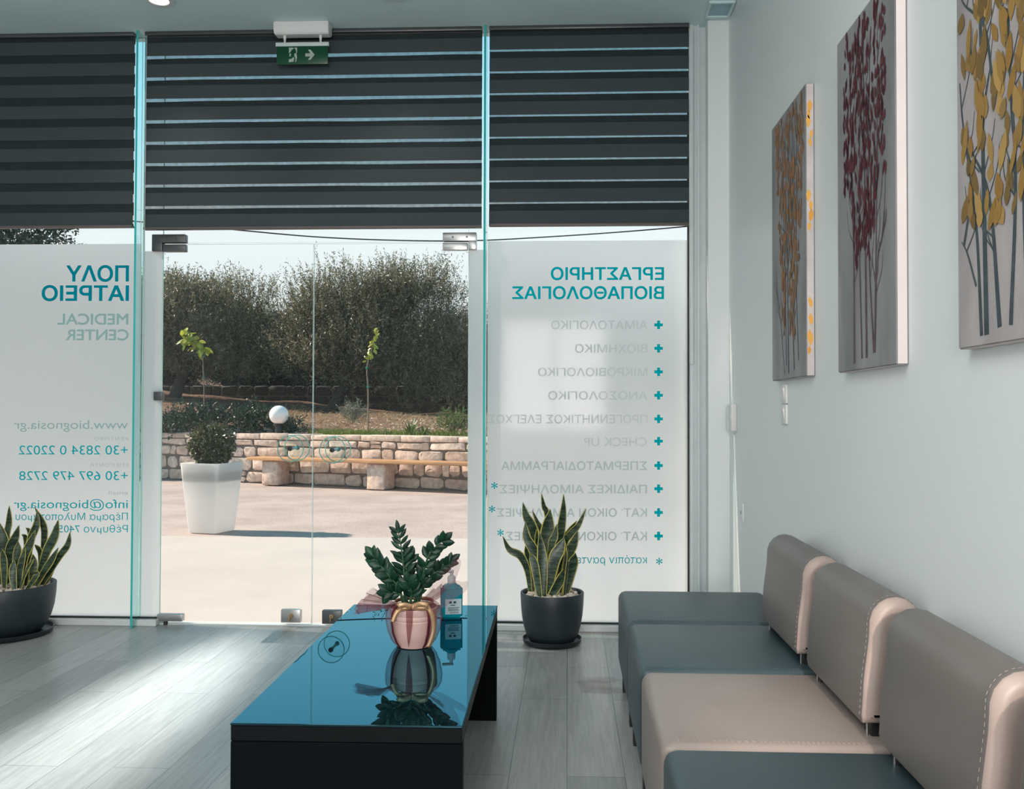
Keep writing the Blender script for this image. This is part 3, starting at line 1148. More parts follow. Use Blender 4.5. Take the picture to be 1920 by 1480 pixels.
for (x, y, lab) in ((-2.13, 4.595, 'lit recessed ceiling downlight left of the exit sign'), (-.895, 4.575, 'recessed ceiling downlight right of the exit sign')):
    rt = empty('downlight', (x, y, H))
    tag(rt, lab, 'ceiling light', 'recessed ceiling downlights')
    bm = bmesh.new()
    add_lathe(bm, [(.048, -.002), (.052, -.006), (.078, -.006), (.084, 0)], 40, (0, 0, 0), False)
    obj('trim_ring', bm, ALUT, rt, True)
    bm = bmesh.new()
    add_lathe(bm, [(0, -.0015), (.048, -.0015)], 30, (0, 0, 0), False)
    obj('lens', bm, LAMPON, rt)
    lamp('downlight_beam', 'SPOT', (x, y, H - .03), (0, 0, -1), 14, (1, .86, .72), spot_size=R(95), spot_blend=.6, shadow_soft_size=.04)

# ------------------------------------------------------------------ wall devices
th = empty('thermostat', (WX, 4.79, 1.18))
tag(th, 'white thermostat on the right wall next to the pillar', 'thermostat')
ch(box('body', WX - .03, WX, 4.735, 4.842, 1.11, 1.253, WHITEPL, th, .005, 3), th)
ch(box('screen', WX - .0315, WX - .029, 4.75, 4.83, 1.17, 1.24, ALUT, th), th)
for (z0, z1, lab) in ((1.245, 1.322, 'white light switch under the left painting, upper of two'), (1.162, 1.240, 'white light switch under the left painting, lower of two')):
    sw = empty('light_switch', (WX, 3.68, z0))
    tag(sw, lab, 'light switch', 'light switches on the right wall')
    ch(box('plate', WX - .010, WX, 3.64, 3.72, z0, z1, WHITEPL, sw, .003), sw)
    bm = bmesh.new()
    vs = [(WX - .010, 3.66, z0 + .015), (WX - .010, 3.70, z0 + .015), (WX - .018, 3.70, z1 - .015), (WX - .018, 3.66, z1 - .015), (WX - .010, 3.70, z1 - .015), (WX - .010, 3.66, z1 - .015)]
    v = [bm.verts.new(p) for p in vs]
    for f in ((0, 1, 2, 3), (3, 2, 4, 5), (1, 4, 2), (0, 3, 5)):
        bm.faces.new([v[i] for i in f])
    ch(obj('rocker', bm, WHITEPL, sw), sw)
so = empty('wall_socket', (WX, 4.59, .71))
tag(so, 'white wall socket low on the right wall behind the pouf', 'socket')
ch(box('plate', WX - .008, WX, 4.545, 4.625, .665, .755, WALLP, so, .003), so)
ch(box('socket_slot', WX - .009, WX - .0075, 4.578, 4.592, .70, .715, DSTEEL, so), so)


# ------------------------------------------------------------------ paintings on the right wall
def leaf_shape(bm, c, L_, W_, ang, d, rnd, mi=0):
    """one painted leaf as an outline in the wall plane (y = along the wall, z = up)"""
    pts = []
    for t, w in ((0, 0), (.18, .62), (.42, 1), (.7, .75), (.9, .3), (1, 0), (.9, -.3), (.7, -.72), (.42, -1), (.18, -.6)):
        w *= 1 + rnd.uniform(-.15, .15)
        pts.append(((t - .5) * L_, w * W_ / 2))
    ca, sa = math.cos(ang), math.sin(ang)
    vs = [bm.verts.new((d, c[0] + q * ca - p * sa, c[1] + p * ca + q * sa)) for p, q in pts]
    bm.faces.new(vs).material_index = mi


def stroke(bm, pts, w0, w1, d, mi=0):
    P = catmull([(0, p[0], p[1]) for p in pts], max(6, 5 * (len(pts) - 1)))
    prev = None
    for i, p in enumerate(P):
        t = P[min(i + 1, len(P) - 1)] - P[max(i - 1, 0)]
        nrm = Vector((0, -t.z, t.y)).normalized()
        w = (w0 + (w1 - w0) * i / (len(P) - 1)) / 2
        a, b = p + nrm * w, p - nrm * w
        cur = (bm.verts.new((d, a.y, a.z)), bm.verts.new((d, b.y, b.z)))
        if prev:
            bm.faces.new((prev[0], prev[1], cur[1], cur[0])).material_index = mi
        prev = cur


def painting(y0, y1, z0, z1, label, canvas, edge, seed, trunks, leafs, branch):
    """stretched canvas; y0 is its end nearest the camera"""
    rnd = random.Random(seed)
    root = empty('painting', (WX, (y0 + y1) / 2, z0))
    tag(root, label, 'painting', 'tree paintings in a row on the right wall')
    xf = WX - .031
    bm = bmesh.new()
    add_box(bm, xf, WX - .0005, y0, y1, z0, z1)
    for f in bm.faces:
        f.normal_update()
        f.material_index = 0 if abs(f.normal.x) > .5 else 1
    es = [e for e in bm.edges]
    bmesh.ops.bevel(bm, geom=es, offset=.003, segments=2, affect='EDGES')
    ch(obj('canvas', bm, [canvas, edge], root, True), root)
    d = xf - .0006
    w, h = y1 - y0, z1 - z0
    bm = bmesh.new()
    # mirrored along the wall: u runs from the end far from the camera (left in view) to the near end
    P = lambda u, v: (y1 - u * w, z0 + v * h)
    tips = []
    cnt = 0
    for (ub, pts, w0) in trunks:
        line = [P(*q) for q in pts]
        cnt += 1
        stroke(bm, line, w0, w0 * .3, d - cnt * .000004)
        for k in range(9):
            t = rnd.uniform(.25, .95)
            j = min(int(t * (len(pts) - 1)), len(pts) - 2)
            fr = t * (len(pts) - 1) - j
            a = (pts[j][0] + (pts[j + 1][0] - pts[j][0]) * fr, pts[j][1] + (pts[j + 1][1] - pts[j][1]) * fr)
            s = rnd.choice((-1, 1))
            b = (a[0] + s * rnd.uniform(.03, .09), a[1] + rnd.uniform(.03, .08))
            c = (b[0] + s * rnd.uniform(.0, .04), b[1] + rnd.uniform(.03, .09))
            if 0.03 < c[0] < .97 and c[1] < .99 and .03 < b[0] < .97:
                cnt += 1
                stroke(bm, [P(*a), P(*b), P(*c)], .0045, .0015, d - cnt * .000004)
                tips.append(c)
                tips.append(b)
    ch(obj('painted_branches', bm, branch, root), root)
    bm = bmesh.new()
    mat, n, area, L0, L1, W0, W1, spread = leafs
    for k in range(n):
        for _ in range(20):
            u, v = rnd.uniform(.04, .96), rnd.uniform(area[0], .985)
            if area[1](u, v):
                break
        lf = rnd.uniform(L0, L1)
        c = P(u, v)
        if c[0] - lf / 2 < y0 or c[0] + lf / 2 > y1 or c[1] + lf / 2 > z1:
            continue
        leaf_shape(bm, c, lf, rnd.uniform(W0, W1), rnd.uniform(-spread, spread), d - .0003 - .000005 * k, rnd)
    ch(obj('painted_leaves', bm, mat, root), root)
    return root


# left: grey birches, rust leaves, orange leaves on its edge
tr1 = [(0, [(.52, .02), (.50, .35), (.53, .7), (.48, .96)], .016), (0, [(.68, .03), (.62, .4), (.66, .92)], .013), (0, [(.80, .06), (.74, .4), (.78, .97)], .011), (0, [(.40, .02), (.28, .22), (.2, .32)], .007),
       (0, [(.46, .05), (.40, .45), (.36, .85)], .010)]
p1 = painting(3.245, 3.778, 1.338, 2.382, 'leftmost tree painting with rust leaves and an orange leafed edge', CANVAS, CANVASEG, 4, tr1,
              (RUSTL, 300, (.16, lambda u, v: abs(u - .55) < .15 + .3 * v and (v > .42 or abs(u - .5) > .05)), .03, .065, .014, .028, .5), BRANCHP)
rnd = random.Random(9)
bm = bmesh.new()
for z, s in ((2.30, 1), (2.27, .8), (2.245, 1), (2.20, .8), (2.17, .7), (1.98, 1), (1.945, .8), (1.91, 1.1), (1.87, .8), (1.60, 1), (1.54, 1), (1.475, 1.3), (1.43, .7)):
    x = WX - .016 + rnd.uniform(-.006, .006)
    pts = [(t * .024 * s, w * .009 * s) for t, w in ((-1, 0), (-.4, .8), (.2, 1), (1, 0), (.3, -1), (-.5, -.7))]
    a = rnd.uniform(-.6, .6)
    bm.faces.new([bm.verts.new((min(max(x + q * math.cos(a) - p * .25 * math.sin(a), WX - .03), WX - .002), 3.2444, z + p * math.cos(a))) for p, q in pts])
ch(obj('painted_edge_leaves', bm, ORANGEL, p1), p1)
# middle: red leaves on slim trunks
tr2 = [(0, [(.32, .02), (.32, .3), (.28, .62), (.24, .93)], .016), (0, [(.46, .03), (.42, .4), (.45, .8), (.5, .96)], .013), (0, [(.54, .03), (.52, .5), (.50, .97)], .018), (0, [(.66, .04), (.58, .38), (.62, .9)], .013),
       (0, [(.68, .04), (.72, .28), (.80, .34)], .009), (0, [(.67, .05), (.72, .5), (.74, .95)], .010)]
p2 = painting(2.365, 2.868, 1.333, 2.366, 'middle tree painting with dense dark red leaves and pale pink edge', CANVAS, CANVASE, 5, tr2,
              (REDL, 360, (.30, lambda u, v: abs(u - .5) < (.36 if v > .5 else .12 + .5 * (v - .25)) and u < .86), .028, .056, .010, .018, .35), BRANCHR)
# right: gold leaves
tr3 = [(0, [(.20, .02), (.16, .25), (.06, .45), (.03, .55)], .014), (0, [(.24, .02), (.22, .4), (.2, .75), (.18, 1.0)], .020), (0, [(.34, .03), (.27, .28), (.12, .40)], .017), (0, [(.42, .03), (.46, .3), (.42, .6), (.5, .98)], .015),
       (0, [(.54, .03), (.52, .4), (.60, .7), (.62, .95)], .022), (0, [(.7, .03), (.74, .45), (.8, .9)], .018), (0, [(.16, .12), (.09, .19), (.04, .22)], .008), (0, [(.3, .5), (.24, .62), (.08, .7), (.03, .74)], .010)]
p3 = painting(1.44, 1.997, 1.346, 2.39, 'rightmost tree painting with large golden yellow leaves', CANVASW, CANVASE, 6, tr3,
              (GOLDL, 330, (.24, lambda u, v: True), .04, .09, .016, .036, .5), BRANCHP)


# ------------------------------------------------------------------ modular waiting sofa
def stitch_loop(name, pts, parent, mat, rad=.0005, dash=.005):
    """line of stitches: short dashes along a path"""
    bm = bmesh.new()
    P = catmull(pts, 260)
    acc, last, on = 0., P[0], True
    seg = [P[0]]
    for p in P[1:]:
        d = (p - last).length
        k = max(1, int(d / (dash / 2)))
        for i in range(1, k + 1):
            q = last.lerp(p, i / k)
            acc += d / k
            if on:
                seg.append(q)
            if acc > dash:
                if on and len(seg) > 1:
                    add_tube(bm, seg, rad, 4)
                on = not on
                acc = 0
                seg = [q]
        last = p
    return obj(name, bm, mat, parent)


SX0, SX1, SZ0, SZ1 = .225, .862, .10, .42


def seat_module(y0, y1, name, label, mat, smat, back=True, group='modules of the waiting sofa'):
    root = empty(name, ((SX0 + SX1) / 2, (y0 + y1) / 2, 0))
    tag(root, label, 'sofa module' if back else 'pouf', group)
    bm = bmesh.new()
    add_box(bm, SX0, SX1, y0 + .003, y1 - .003, SZ0, SZ1, .032, 5)
    ch(obj('seat', bm, mat, root, True, 60), root)
    for x in (SX0 + .035, SX1 - .045):
        for y in (y0 + .10, y1 - .10):
            ch(box('foot', x - .02, x + .02, y - .02, y + .02, 0, SZ0 + .002, BLACKPL, root, .002, 1), root)
    # twin stitch rows along the near top edge and round its left corner
    for k in (0, .007):
        yy = y0 + .030 + k
        pts = [(SX0 + .003, yy, .28), (SX0 + .002, yy, .36), (SX0 + .012, yy, .408), (SX0 + .045, yy, SZ1 + .0002), (SX0 + .2, yy, SZ1 + .0002), (SX0 + .49, yy, SZ1 + .0002)]
        ch(stitch_loop('stitching', pts, root, smat), root)
    if back:
        bm = bmesh.new()
        prof = [(.720, .452), (.716, .47), (.722, .56), (.734, .655)]
        for k in range(0, 9):
            a = math.pi * (1 - k / 8) * .93 + .07
            prof.append((.800 + .064 * math.cos(a), .695 + .066 * math.sin(a)))
        prof += [(.866, .60), (.868, .47), (.862, .452)]
        ya, yb = y0 + .065, y1 - .022
        va = [bm.verts.new((x, ya, z)) for x, z in prof]
        vb = [bm.verts.new((x, yb, z)) for x, z in prof]
        bm.faces.new(va)
        bm.faces.new(list(reversed(vb)))
        n = len(prof)
        for i in range(n):
            bm.faces.new((va[i], va[(i + 1) % n], vb[(i + 1) % n], vb[i]))
        bmesh.ops.recalc_face_normals(bm, faces=bm.faces[:])
        ends = [e for e in bm.edges if abs(e.verts[0].co.y - e.verts[1].co.y) < 1e-6]
        bmesh.ops.bevel(bm, geom=ends, offset=.026, segments=5, profile=.5, affect='EDGES')
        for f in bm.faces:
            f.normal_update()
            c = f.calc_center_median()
            f.material_index = 1 if (c.y < ya + .020 or c.y > yb - .020) else 0  # end faces paler: light from behind put into the colour
        bk = ch(obj('backrest', bm, [TAUPE_SHADED, TAUPE], root, True, 60), root)
        pts = [(x - .0004 * (1 if x < .8 else 0), ya + .030, z + .0005 * (1 if z > .7 else 0)) for x, z in prof[1:13]]
        ch(stitch_loop('stitching', pts, root, STITCHP, .0006, .006), root)
        for y in (ya + .02, yb - .08):
            ch(box('backrest_bracket', .742, .79, y, y + .06, SZ1 - .002, .456, BLACKPL, root, .002, 1), root)
            bm = bmesh.new()
            add_lathe(bm, [(.003, SZ1 - .002), (.003, .455)], 8, (.735, y + .012, 0), True, True)
            ch(obj('bracket_pin', bm, STEEL, root), root)
    return root


seat_module(3.435, 4.06, 'pouf', 'dark slate leatherette pouf at the window end, without a backrest', SLATE, STITCHD, False)
seat_module(2.805, 3.435, 'sofa_module', 'slate seat with taupe backrest standing next to the pouf', SLATE, STITCHD)
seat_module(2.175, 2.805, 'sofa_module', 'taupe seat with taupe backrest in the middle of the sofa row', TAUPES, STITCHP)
seat_module(1.545, 2.175, 'sofa_module', 'slate seat with taupe backrest on the camera side of the taupe seat', SLATE, STITCHD)
seat_module(.915, 1.545, 'sofa_module', 'nearest sofa module, only its backrest edge showing at right', SLATE, STITCHD)

# ------------------------------------------------------------------ low table
tb = empty('coffee_table', (-.553, 2.91, 0), R(.85))
tag(tb, 'low black coffee table with mirror glass top before the door', 'table')
W2, L2, TH = .287, .69, .44
box('tabletop', -W2, W2, -L2, L2, TH - .006, TH, [TABTOP], tb, .0012, 1)
box('top_slab', -W2 + .001, W2 - .001, -L2 + .001, L2 - .001, TH - .044, TH - .006, [BLACKSIDE], tb, .0015, 1)
for s in (-1, 1):
    y0, y1 = (-L2 + .001, -L2 + .046) if s < 0 else (L2 - .046, L2 - .001)
    box('leg', -W2 + .001, W2 - .001, y0, y1, 0, TH - .0455, [BLACKLAC], tb, .0012, 1)


# ------------------------------------------------------------------ snake plants
def blade(name, pts, width, parent, yaw=0., fold=.18, prof=None, mats=None, thick=.003, n=16):
    """long leaf: centre line through pts, wider in the middle, pointed, slightly folded, with pale margins"""
    P = catmull(pts, n)
    bm = bmesh.new()
    cols = (-1, -.85, -.35, .35, .85, 1)
    rows = []
    for i, p in enumerate(P):
        t = i / n
        tan = (P[min(i + 1, n)] - P[max(i - 1, 0)]).normalized()
        face = Vector((math.sin(yaw + .5 * (t - .4)), -math.cos(yaw + .5 * (t - .4)), .15))
        lat = tan.cross(face).normalized()
        nr = lat.cross(tan).normalized()
        if t < .5:
            w = .55 + .45 * math.sin(t / .5 * math.pi / 2)
        else:
            w = 1 - ((t - .5) / .5) ** 1.9
        w = max(w, .015) * width / 2
        rows.append([bm.verts.new(p + lat * w * c + nr * w * fold * (c * c)) for c in cols])
    for i in range(n):
        for k in range(len(cols) - 1):
            f = bm.faces.new((rows[i][k], rows[i][k + 1], rows[i + 1][k + 1], rows[i + 1][k]))
            f.material_index = 1 if k in (0, len(cols) - 2) else 0
    o = obj(name, bm, mats or [SNAKE, SNAKEM], parent, True, 0, recalc=False)
    md = o.modifiers.new('thickness', 'SOLIDIFY')
    md.thickness = thick
    return o


def snake_plant(cx, cy, rpot, hpot, label, leaves, org, sc, seed, rs):
    root = empty('snake_plant', (cx, cy, 0))
    tag(root, label, 'potted plant', 'snake plants at the foot of the glass')
    rnd = random.Random(seed)
    k = rpot / .167
    bm = bmesh.new()
    add_lathe(bm, [(.10 * k, .004), (rs - .012, .004), (rs, .012), (rs + .004, .030), (rs, .032), (rs - .006, .014), (.1 * k, .012)], 56, close_bottom=True)
    obj('saucer', bm, SAUCM, root, True, 50)
    bm = bmesh.new()
    zz = hpot
    add_lathe(bm, [(.10 * k, .012), (.118 * k, .018), (.136 * k, .05), (.150 * k, .095), (.160 * k, .15), (.165 * k, .21), (.167 * k, zz - .004), (.1655 * k, zz), (.157 * k, zz), (.155 * k, zz - .004), (.150 * k, zz - .05), (.10 * k, zz - .055), (.001, zz - .055)], 56)
    obj('pot', bm, POTM, root, True, 50)
    bm = bmesh.new()
    add_lathe(bm, [(.0, zz - .028), (.151 * k, zz - .028)], 30, close_bottom=False)
    obj('soil', bm, SOILM, root)
    bm = bmesh.new()
    for i in range(int(190 * k * k)):
        a, r = rnd.uniform(0, 2 * math.pi), math.sqrt(rnd.random()) * .143 * k
        add_sphere(bm, (r * math.cos(a), r * math.sin(a), zz - .018 + rnd.uniform(0, .010)), rnd.uniform(.006, .013), 7, 5, rnd.uniform(.8, 1.3), rnd.uniform(.8, 1.3), .75)
    pb = obj('pebbles', bm, PEBBLE, root, True, 0)
    pb['kind'] = 'stuff'
    for (path, wpx, dy, yaw) in leaves:
        Y = cy + dy
        pts = []
        for j, (zx, zy) in enumerate(path):
            u = j / (len(path) - 1)
            w = at_y(org[0] + zx / sc, org[1] + zy / sc, cy + dy * (1.1 if u > .5 else .8))
            pts.append((w.x - cx, cy + dy * (.55 + .6 * u) - cy, w.z))
        # root every leaf in the soil inside the rim
        b = Vector(pts[-1])
        r = math.hypot(b.x, b.y)
        if r > .12 * k:
            b.x *= .12 * k / r
            b.y *= .12 * k / r
        b.z = zz - .032
        pts[-1] = tuple(b)
        pts = pts[::-1]
        blade('leaf', pts, wpx / sc / FPX * Y, root, yaw)
    return root


RL = [([(85, 710), (170, 880), (310, 960), (400, 1150), (440, 1400)], 105, .02, -.5),
      ([(575, 165), (600, 330), (650, 520), (640, 1400)], 75, .09, .5),
      ([(460, 380), (520, 540), (580, 700), (600, 1400)], 75, .08, .6),
      ([(340, 280), (380, 450), (460, 600), (500, 800), (540, 1400)], 125, .05, -.3),
      ([(370, 830), (400, 960), (470, 1400)], 80, .03, .3),
      ([(855, 175), (845, 400), (815, 640), (790, 800), (700, 1400)], 120, .06, .3),
      ([(1135, 360), (1040, 570), (930, 700), (860, 830), (740, 1400)], 95, .07, -.4),
      ([(1020, 510), (930, 640), (860, 800), (760, 1400)], 80, .09, .3),
      ([(685, 370), (655, 600), (640, 900), (620, 1420)], 195, .03, .05),
      ([(1030, 640), (980, 800), (920, 960), (820, 1400)], 130, .02, -.3),
      ([(515, 620), (520, 800), (560, 1400)], 70, .05, .5),
      ([(370, 525), (385, 720), (480, 900), (520, 1100), (560, 1430)], 130, -.02, -.3),
      ([(1005, 925), (960, 1080), (860, 1410)], 150, -.01, .4),
      ([(765, 560), (740, 720), (700, 850), (650, 1420)], 110, -.01, -.5),
      ([(870, 760), (905, 950), (885, 1200), (850, 1420)], 80, -.04, 1.15),
      ([(860, 735), (800, 880), (730, 1040), (640, 1440)], 165, -.05, -.2),
      ([(860, 1130), (800, 1280), (660, 1440)], 130, -.07, .5),
      ([(548, 660), (575, 900), (590, 1150), (600, 1450)], 130, -.06, .15),
      ([(430, 930), (490, 1090), (560, 1450)], 110, -.08, -.25)]
snake_plant(-.079, 4.765, .166, .268, 'snake plant in a charcoal pot before the right pane', RL, (930, 900), 6.728, 3, .151)
LL = [([(0, 250), (40, 430), (60, 620), (60, 920)], 100, .05, .2), ([(115, 95), (98, 260), (85, 440), (90, 900)], 85, .09, -.3),
      ([(200, 290), (150, 420), (100, 560), (80, 920)], 90, .04, .4), ([(365, 110), (440, 300), (450, 480), (400, 900)], 85, .08, -.3),
      ([(372, 150), (362, 290), (300, 470), (240, 900)], 75, .02, .4), ([(285, 310), (290, 400), (300, 900)], 36, .1, .2),
      ([(245, 375), (255, 460), (260, 900)], 46, .1, .5), ([(180, 450), (170, 600), (130, 920)], 80, .0, .3),
      ([(585, 235), (545, 400), (460, 580), (360, 900)], 110, .03, -.2), ([(700, 355), (670, 490), (580, 620), (450, 880)], 66, .02, .3),
      ([(345, 340), (295, 480), (230, 640), (205, 900)], 85, -.02, .3), ([(570, 515), (510, 640), (430, 760), (350, 900)], 90, -.03, -.4),
      ([(0, 530), (45, 680), (50, 930)], 85, -.06, -.2), ([(120, 640), (130, 760), (150, 940)], 70, -.08, .4),
      ([(310, 630), (270, 740), (190, 930)], 60, -.09, -.6), ([(330, 580), (330, 700), (320, 900)], 80, .0, .6),
      ([(360, 480), (400, 580), (390, 900)], 70, .06, -.4), ([(240, 520), (210, 700), (190, 930)], 85, -.04, -.3),
      ([(290, 790), (370, 780), (310, 920)], 50, -.10, .3), ([(-120, 300), (-70, 500), (0, 920)], 100, .0, .2), ([(-60, 180), (-30, 480), (10, 920)], 100, .08, .0),
      ([(520, 640), (490, 740), (430, 890)], 80, .05, .5)]
snake_plant(-3.03, 4.955 - .17, .248, .272, 'snake plant in a wide charcoal pot before the left pane', LL, (0, 930), 5.2875, 7, .232)

# ------------------------------------------------------------------ gift plant on the table
TZ = .44
zzx, zzy = -.503, 2.975
zp = empty('zz_plant', (zzx, zzy, TZ))
tag(zp, 'green potted plant in pink pot wrapped in burgundy tulle on the table', 'potted plant')
bm = bmesh.new()
pr = [(.050, .0), (.055, .003), (.056, .008), (.068, .03), (.0735, .06), (.075, .085), (.0755, .0875), (.0742, .090), (.076, .096), (.0765, .104), (.0752, .107), (.077, .111), (.077, .128), (.0755, .130), (.0735, .128), (.0725, .110), (.05, .108), (.0005, .108)]
add_lathe(bm, pr, 48)
obj('pot', bm, PINKPOT, zp, True, 35)
bm = bmesh.new()
add_lathe(bm, [(0, .113), (.0725, .113)], 30, close_bottom=False)
obj('soil', bm, SOILM, zp)
ZS = 3.2175


def zpt(zx, zy, dy=0.):
    w = at_y(560 + zx / ZS, 940 + zy / ZS, zzy + dy)
    return Vector((w.x - zzx, dy, w.z - TZ))


def leaflet(bm, base, d, face, L_, W_):
    d = d.normalized()
    lat = d.cross(face).normalized()
    nr = lat.cross(d).normalized()
    rows = []
    for t, w in ((0, .12), (.15, .55), (.4, 1), (.65, .88), (.85, .5), (1, .02)):
        p = base + d * L_ * t + nr * (-.10 * L_ * t * t)
        rows.append([bm.verts.new(p + lat * (W_ / 2 * w * s) + nr * (abs(s) * W_ * .10 * w)) for s in (-1, 0, 1)])
    for i in range(5):
        for k in range(2):
            bm.faces.new((rows[i][k], rows[i][k + 1], rows[i + 1][k + 1], rows[i + 1][k]))


def zz_stem(path, dys, n, L0, L1, wr, t0, spread, seed, faceup=.4):
    rnd = random.Random(seed)
    pts = [zpt(x, y, d) for (x, y), d in zip(path, dys)]
    P = catmull(pts, 40)
    bm = bmesh.new()
    add_tube(bm, P, [.0055 * (1 - .7 * i / 40) for i in range(41)], 7)
    st = obj('stem', bm, ZZSTEM, zp, True, 0)
    bm = bmesh.new()
    for k in range(n):
        t = t0 + (1 - t0) * (k + .5) / n
        i = min(int(t * 40), 39)
        p = P[i]
        tan = (P[i + 1] - P[i]).normalized()
        L_ = (L0 + (L1 - L0) * t) * rnd.uniform(.85, 1.1)
        side = Vector((tan.z, 0, -tan.x)).normalized()
        for s in (-1, 1):
            d = side * s * spread + tan * rnd.uniform(.6, .9) + Vector((0, rnd.uniform(-.5, .25), 0))
            face = Vector((rnd.uniform(-.5, .5), -1, rnd.uniform(-.1, faceup)))
            leaflet(bm, p, d, face, L_, L_ * wr * rnd.uniform(.85, 1.1))
    leaflet(bm, P[-1] - (P[-1] - P[-4]) * .5, P[-1] - P[-4], Vector((.2, -1, .2)), L1, L1 * wr)
    o = obj('leaflets', bm, ZZM, st, True, 0)
    md = o.modifiers.new('thickness', 'SOLIDIFY')
    md.thickness = .0012


zz_stem([(655, 640), (640, 480), (625, 320), (600, 170)], [0, .02, .02, .01], 10, .062, .042, .36, .22, .75, 1)
zz_stem([(640, 640), (600, 520), (520, 420), (440, 320)], [-.01, -.02, -.03, -.03], 8, .050, .042, .60, .20, .62, 2)
zz_stem([(710, 640), (745, 470), (790, 320), (885, 225)], [.01, .01, .0, -.01], 7, .048, .040, .62, .22, .68, 3)
zz_stem([(715, 640), (760, 510), (840, 420), (925, 355)], [.02, .03, .04, .04], 7, .044, .040, .58, .25, .55, 4)
zz_stem([(650, 640), (620, 570), (570, 550), (540, 550)], [-.03, -.05, -.06, -.06], 3, .05, .044, .6, .3, .7, 5)
zz_stem([(670, 640), (680, 560), (665, 490)], [-.03, -.04, -.05], 4, .046, .042, .55, .3, .7, 6)
zz_stem([(690, 640), (720, 540), (725, 470)], [.0, -.01, -.02], 4, .042, .038, .45, .3, .6, 7)
zz_stem([(645, 640), (640, 500), (670, 380), (660, 330)], [.03, .05, .06, .06], 5, .05, .045, .5, .4, .7, 8)


def sheet(name, edge_in, edge_out, parent, mat, nu=26, nv=12, ruf=.006, freq=5., seed=0, dish=0.):
    """cloth fan between a gathered inner edge and a ruffled outer edge"""
    A, B = catmull(edge_in, nu), catmull(edge_out, nu)
    bm = bmesh.new()
    rows = []
    for j in range(nv + 1):
        v = j / nv
        row = []
        for i in range(nu + 1):
            p = A[i].lerp(B[i], v)
            w = ruf * v * math.sin(freq * 2 * math.pi * i / nu + seed + v * 1.5)
            p = p + Vector((w * .4, w, w * .6 + dish * math.sin(math.pi * v)))
            row.append(bm.verts.new(p))
        rows.append(row)
    for j in range(nv):
        for i in range(nu):
            bm.faces.new((rows[j][i], rows[j][i + 1], rows[j + 1][i + 1], rows[j + 1][i]))
    return obj(name, bm, mat, parent, True, 0, recalc=False)


tw = sheet('tulle_wrap', [zpt(600, 632, -.04), zpt(590, 628, .0), zpt(600, 630, .03)], [zpt(345, 690, -.05), zpt(370, 602, -.03), zpt(480, 545, .02)], zp, TULLED, 26, 10, .006, 4, 0)
sheet('tulle_fold', [zpt(600, 635, -.02), zpt(590, 628, .01), zpt(610, 626, .03)], [zpt(390, 612, -.01), zpt(420, 540, .02), zpt(520, 525, .05)], tw, TULLE, 24, 10, .008, 3, 1)
sheet('tulle_fold', [zpt(600, 640, -.05), zpt(590, 636, -.04), zpt(590, 630, -.03)], [zpt(335, 684, -.06), zpt(340, 640, -.06), zpt(355, 620, -.05)], tw, TULLE, 20, 8, .006, 3, 2)
sheet('tulle_fold', [zpt(715, 630, .03), zpt(735, 628, .01), zpt(745, 632, -.02)], [zpt(870, 420, .03), zpt(975, 335, .03), zpt(950, 470, .02), zpt(900, 530, .0)], tw, TULLE, 28, 10, .007, 3, 3)
sheet('tulle_fold', [zpt(725, 634, .02), zpt(745, 632, .0), zpt(755, 640, -.03)], [zpt(900, 500, .03), zpt(1000, 480, .0), zpt(1010, 540, -.03), zpt(870, 640, -.05)], tw, TULLE, 28, 10, .006, 3, 4)
sheet('tulle_fold', [zpt(705, 632, .0), zpt(730, 632, -.01), zpt(745, 640, -.04)], [zpt(800, 540, .02), zpt(880, 500, .0), zpt(860, 580, -.04)], tw, TULLED, 24, 8, .007, 4, 5)
# gathered skirt round the pot, open at the front
for (a0, a1, m) in ((R(-52), R(62), TULLE), (R(118), R(232), TULLE), (R(-52), R(-46), TULLED), (R(226), R(232), TULLED)):
    bm = bmesh.new()
    rows = []
    prof = [(.056, .148), (.080, .136), (.0905, .118), (.0925, .09), (.086, .055), (.072, .022), (.057, .004)]
    for (r, z) in prof:
        rows.append([bm.verts.new(((r + .0022 * math.sin(k * 1.9 + z * 40)) * math.cos(a0 + (a1 - a0) * k / 24), (r + .0022 * math.sin(k * 1.9)) * math.sin(a0 + (a1 - a0) * k / 24), z)) for k in range(25)])
    for j in range(len(rows) - 1):
        for k in range(24):
            bm.faces.new((rows[j][k], rows[j][k + 1], rows[j + 1][k + 1], rows[j + 1][k]))
    obj('tulle_fold', bm, m, tw, True, 0)
# pointed tulle tail down the front
bm = bmesh.new()
F = lambda x, z, y: bm.verts.new((x, y, z))
a = [F(-.013, .135, -.080), F(.010, .135, -.080), F(-.012, .08, -.0795), F(.008, .08, -.0795), F(-.009, .035, -.074), F(.0, .035, -.074), F(-.007, .008, -.062)]
for f in ((0, 1, 3, 2), (2, 3, 5, 4), (4, 5, 6)):
    bm.faces.new([a[i] for i in f])
obj('tulle_fold', bm, TULLED, tw)


def ribbon(name, pts, wid, parent, wdir=(0, 0, 1), n=28):
    P = catmull(pts, n)
    bm = bmesh.new()
    prev = None
    W = Vector(wdir)
    for i, p in enumerate(P):
        t = (P[min(i + 1, n)] - P[max(i - 1, 0)]).normalized()
        w = (W - t * W.dot(t)).normalized() * wid / 2
        cur = (bm.verts.new(p + w), bm.verts.new(p - w))
        if prev:
            bm.faces.new((prev[0], prev[1], cur[1], cur[0]))
        prev = cur
    o = obj(name, bm, GOLD, parent, True, 0, recalc=False)
    md = o.modifiers.new('thickness', 'SOLIDIFY')
    md.thickness = .0006
    return o


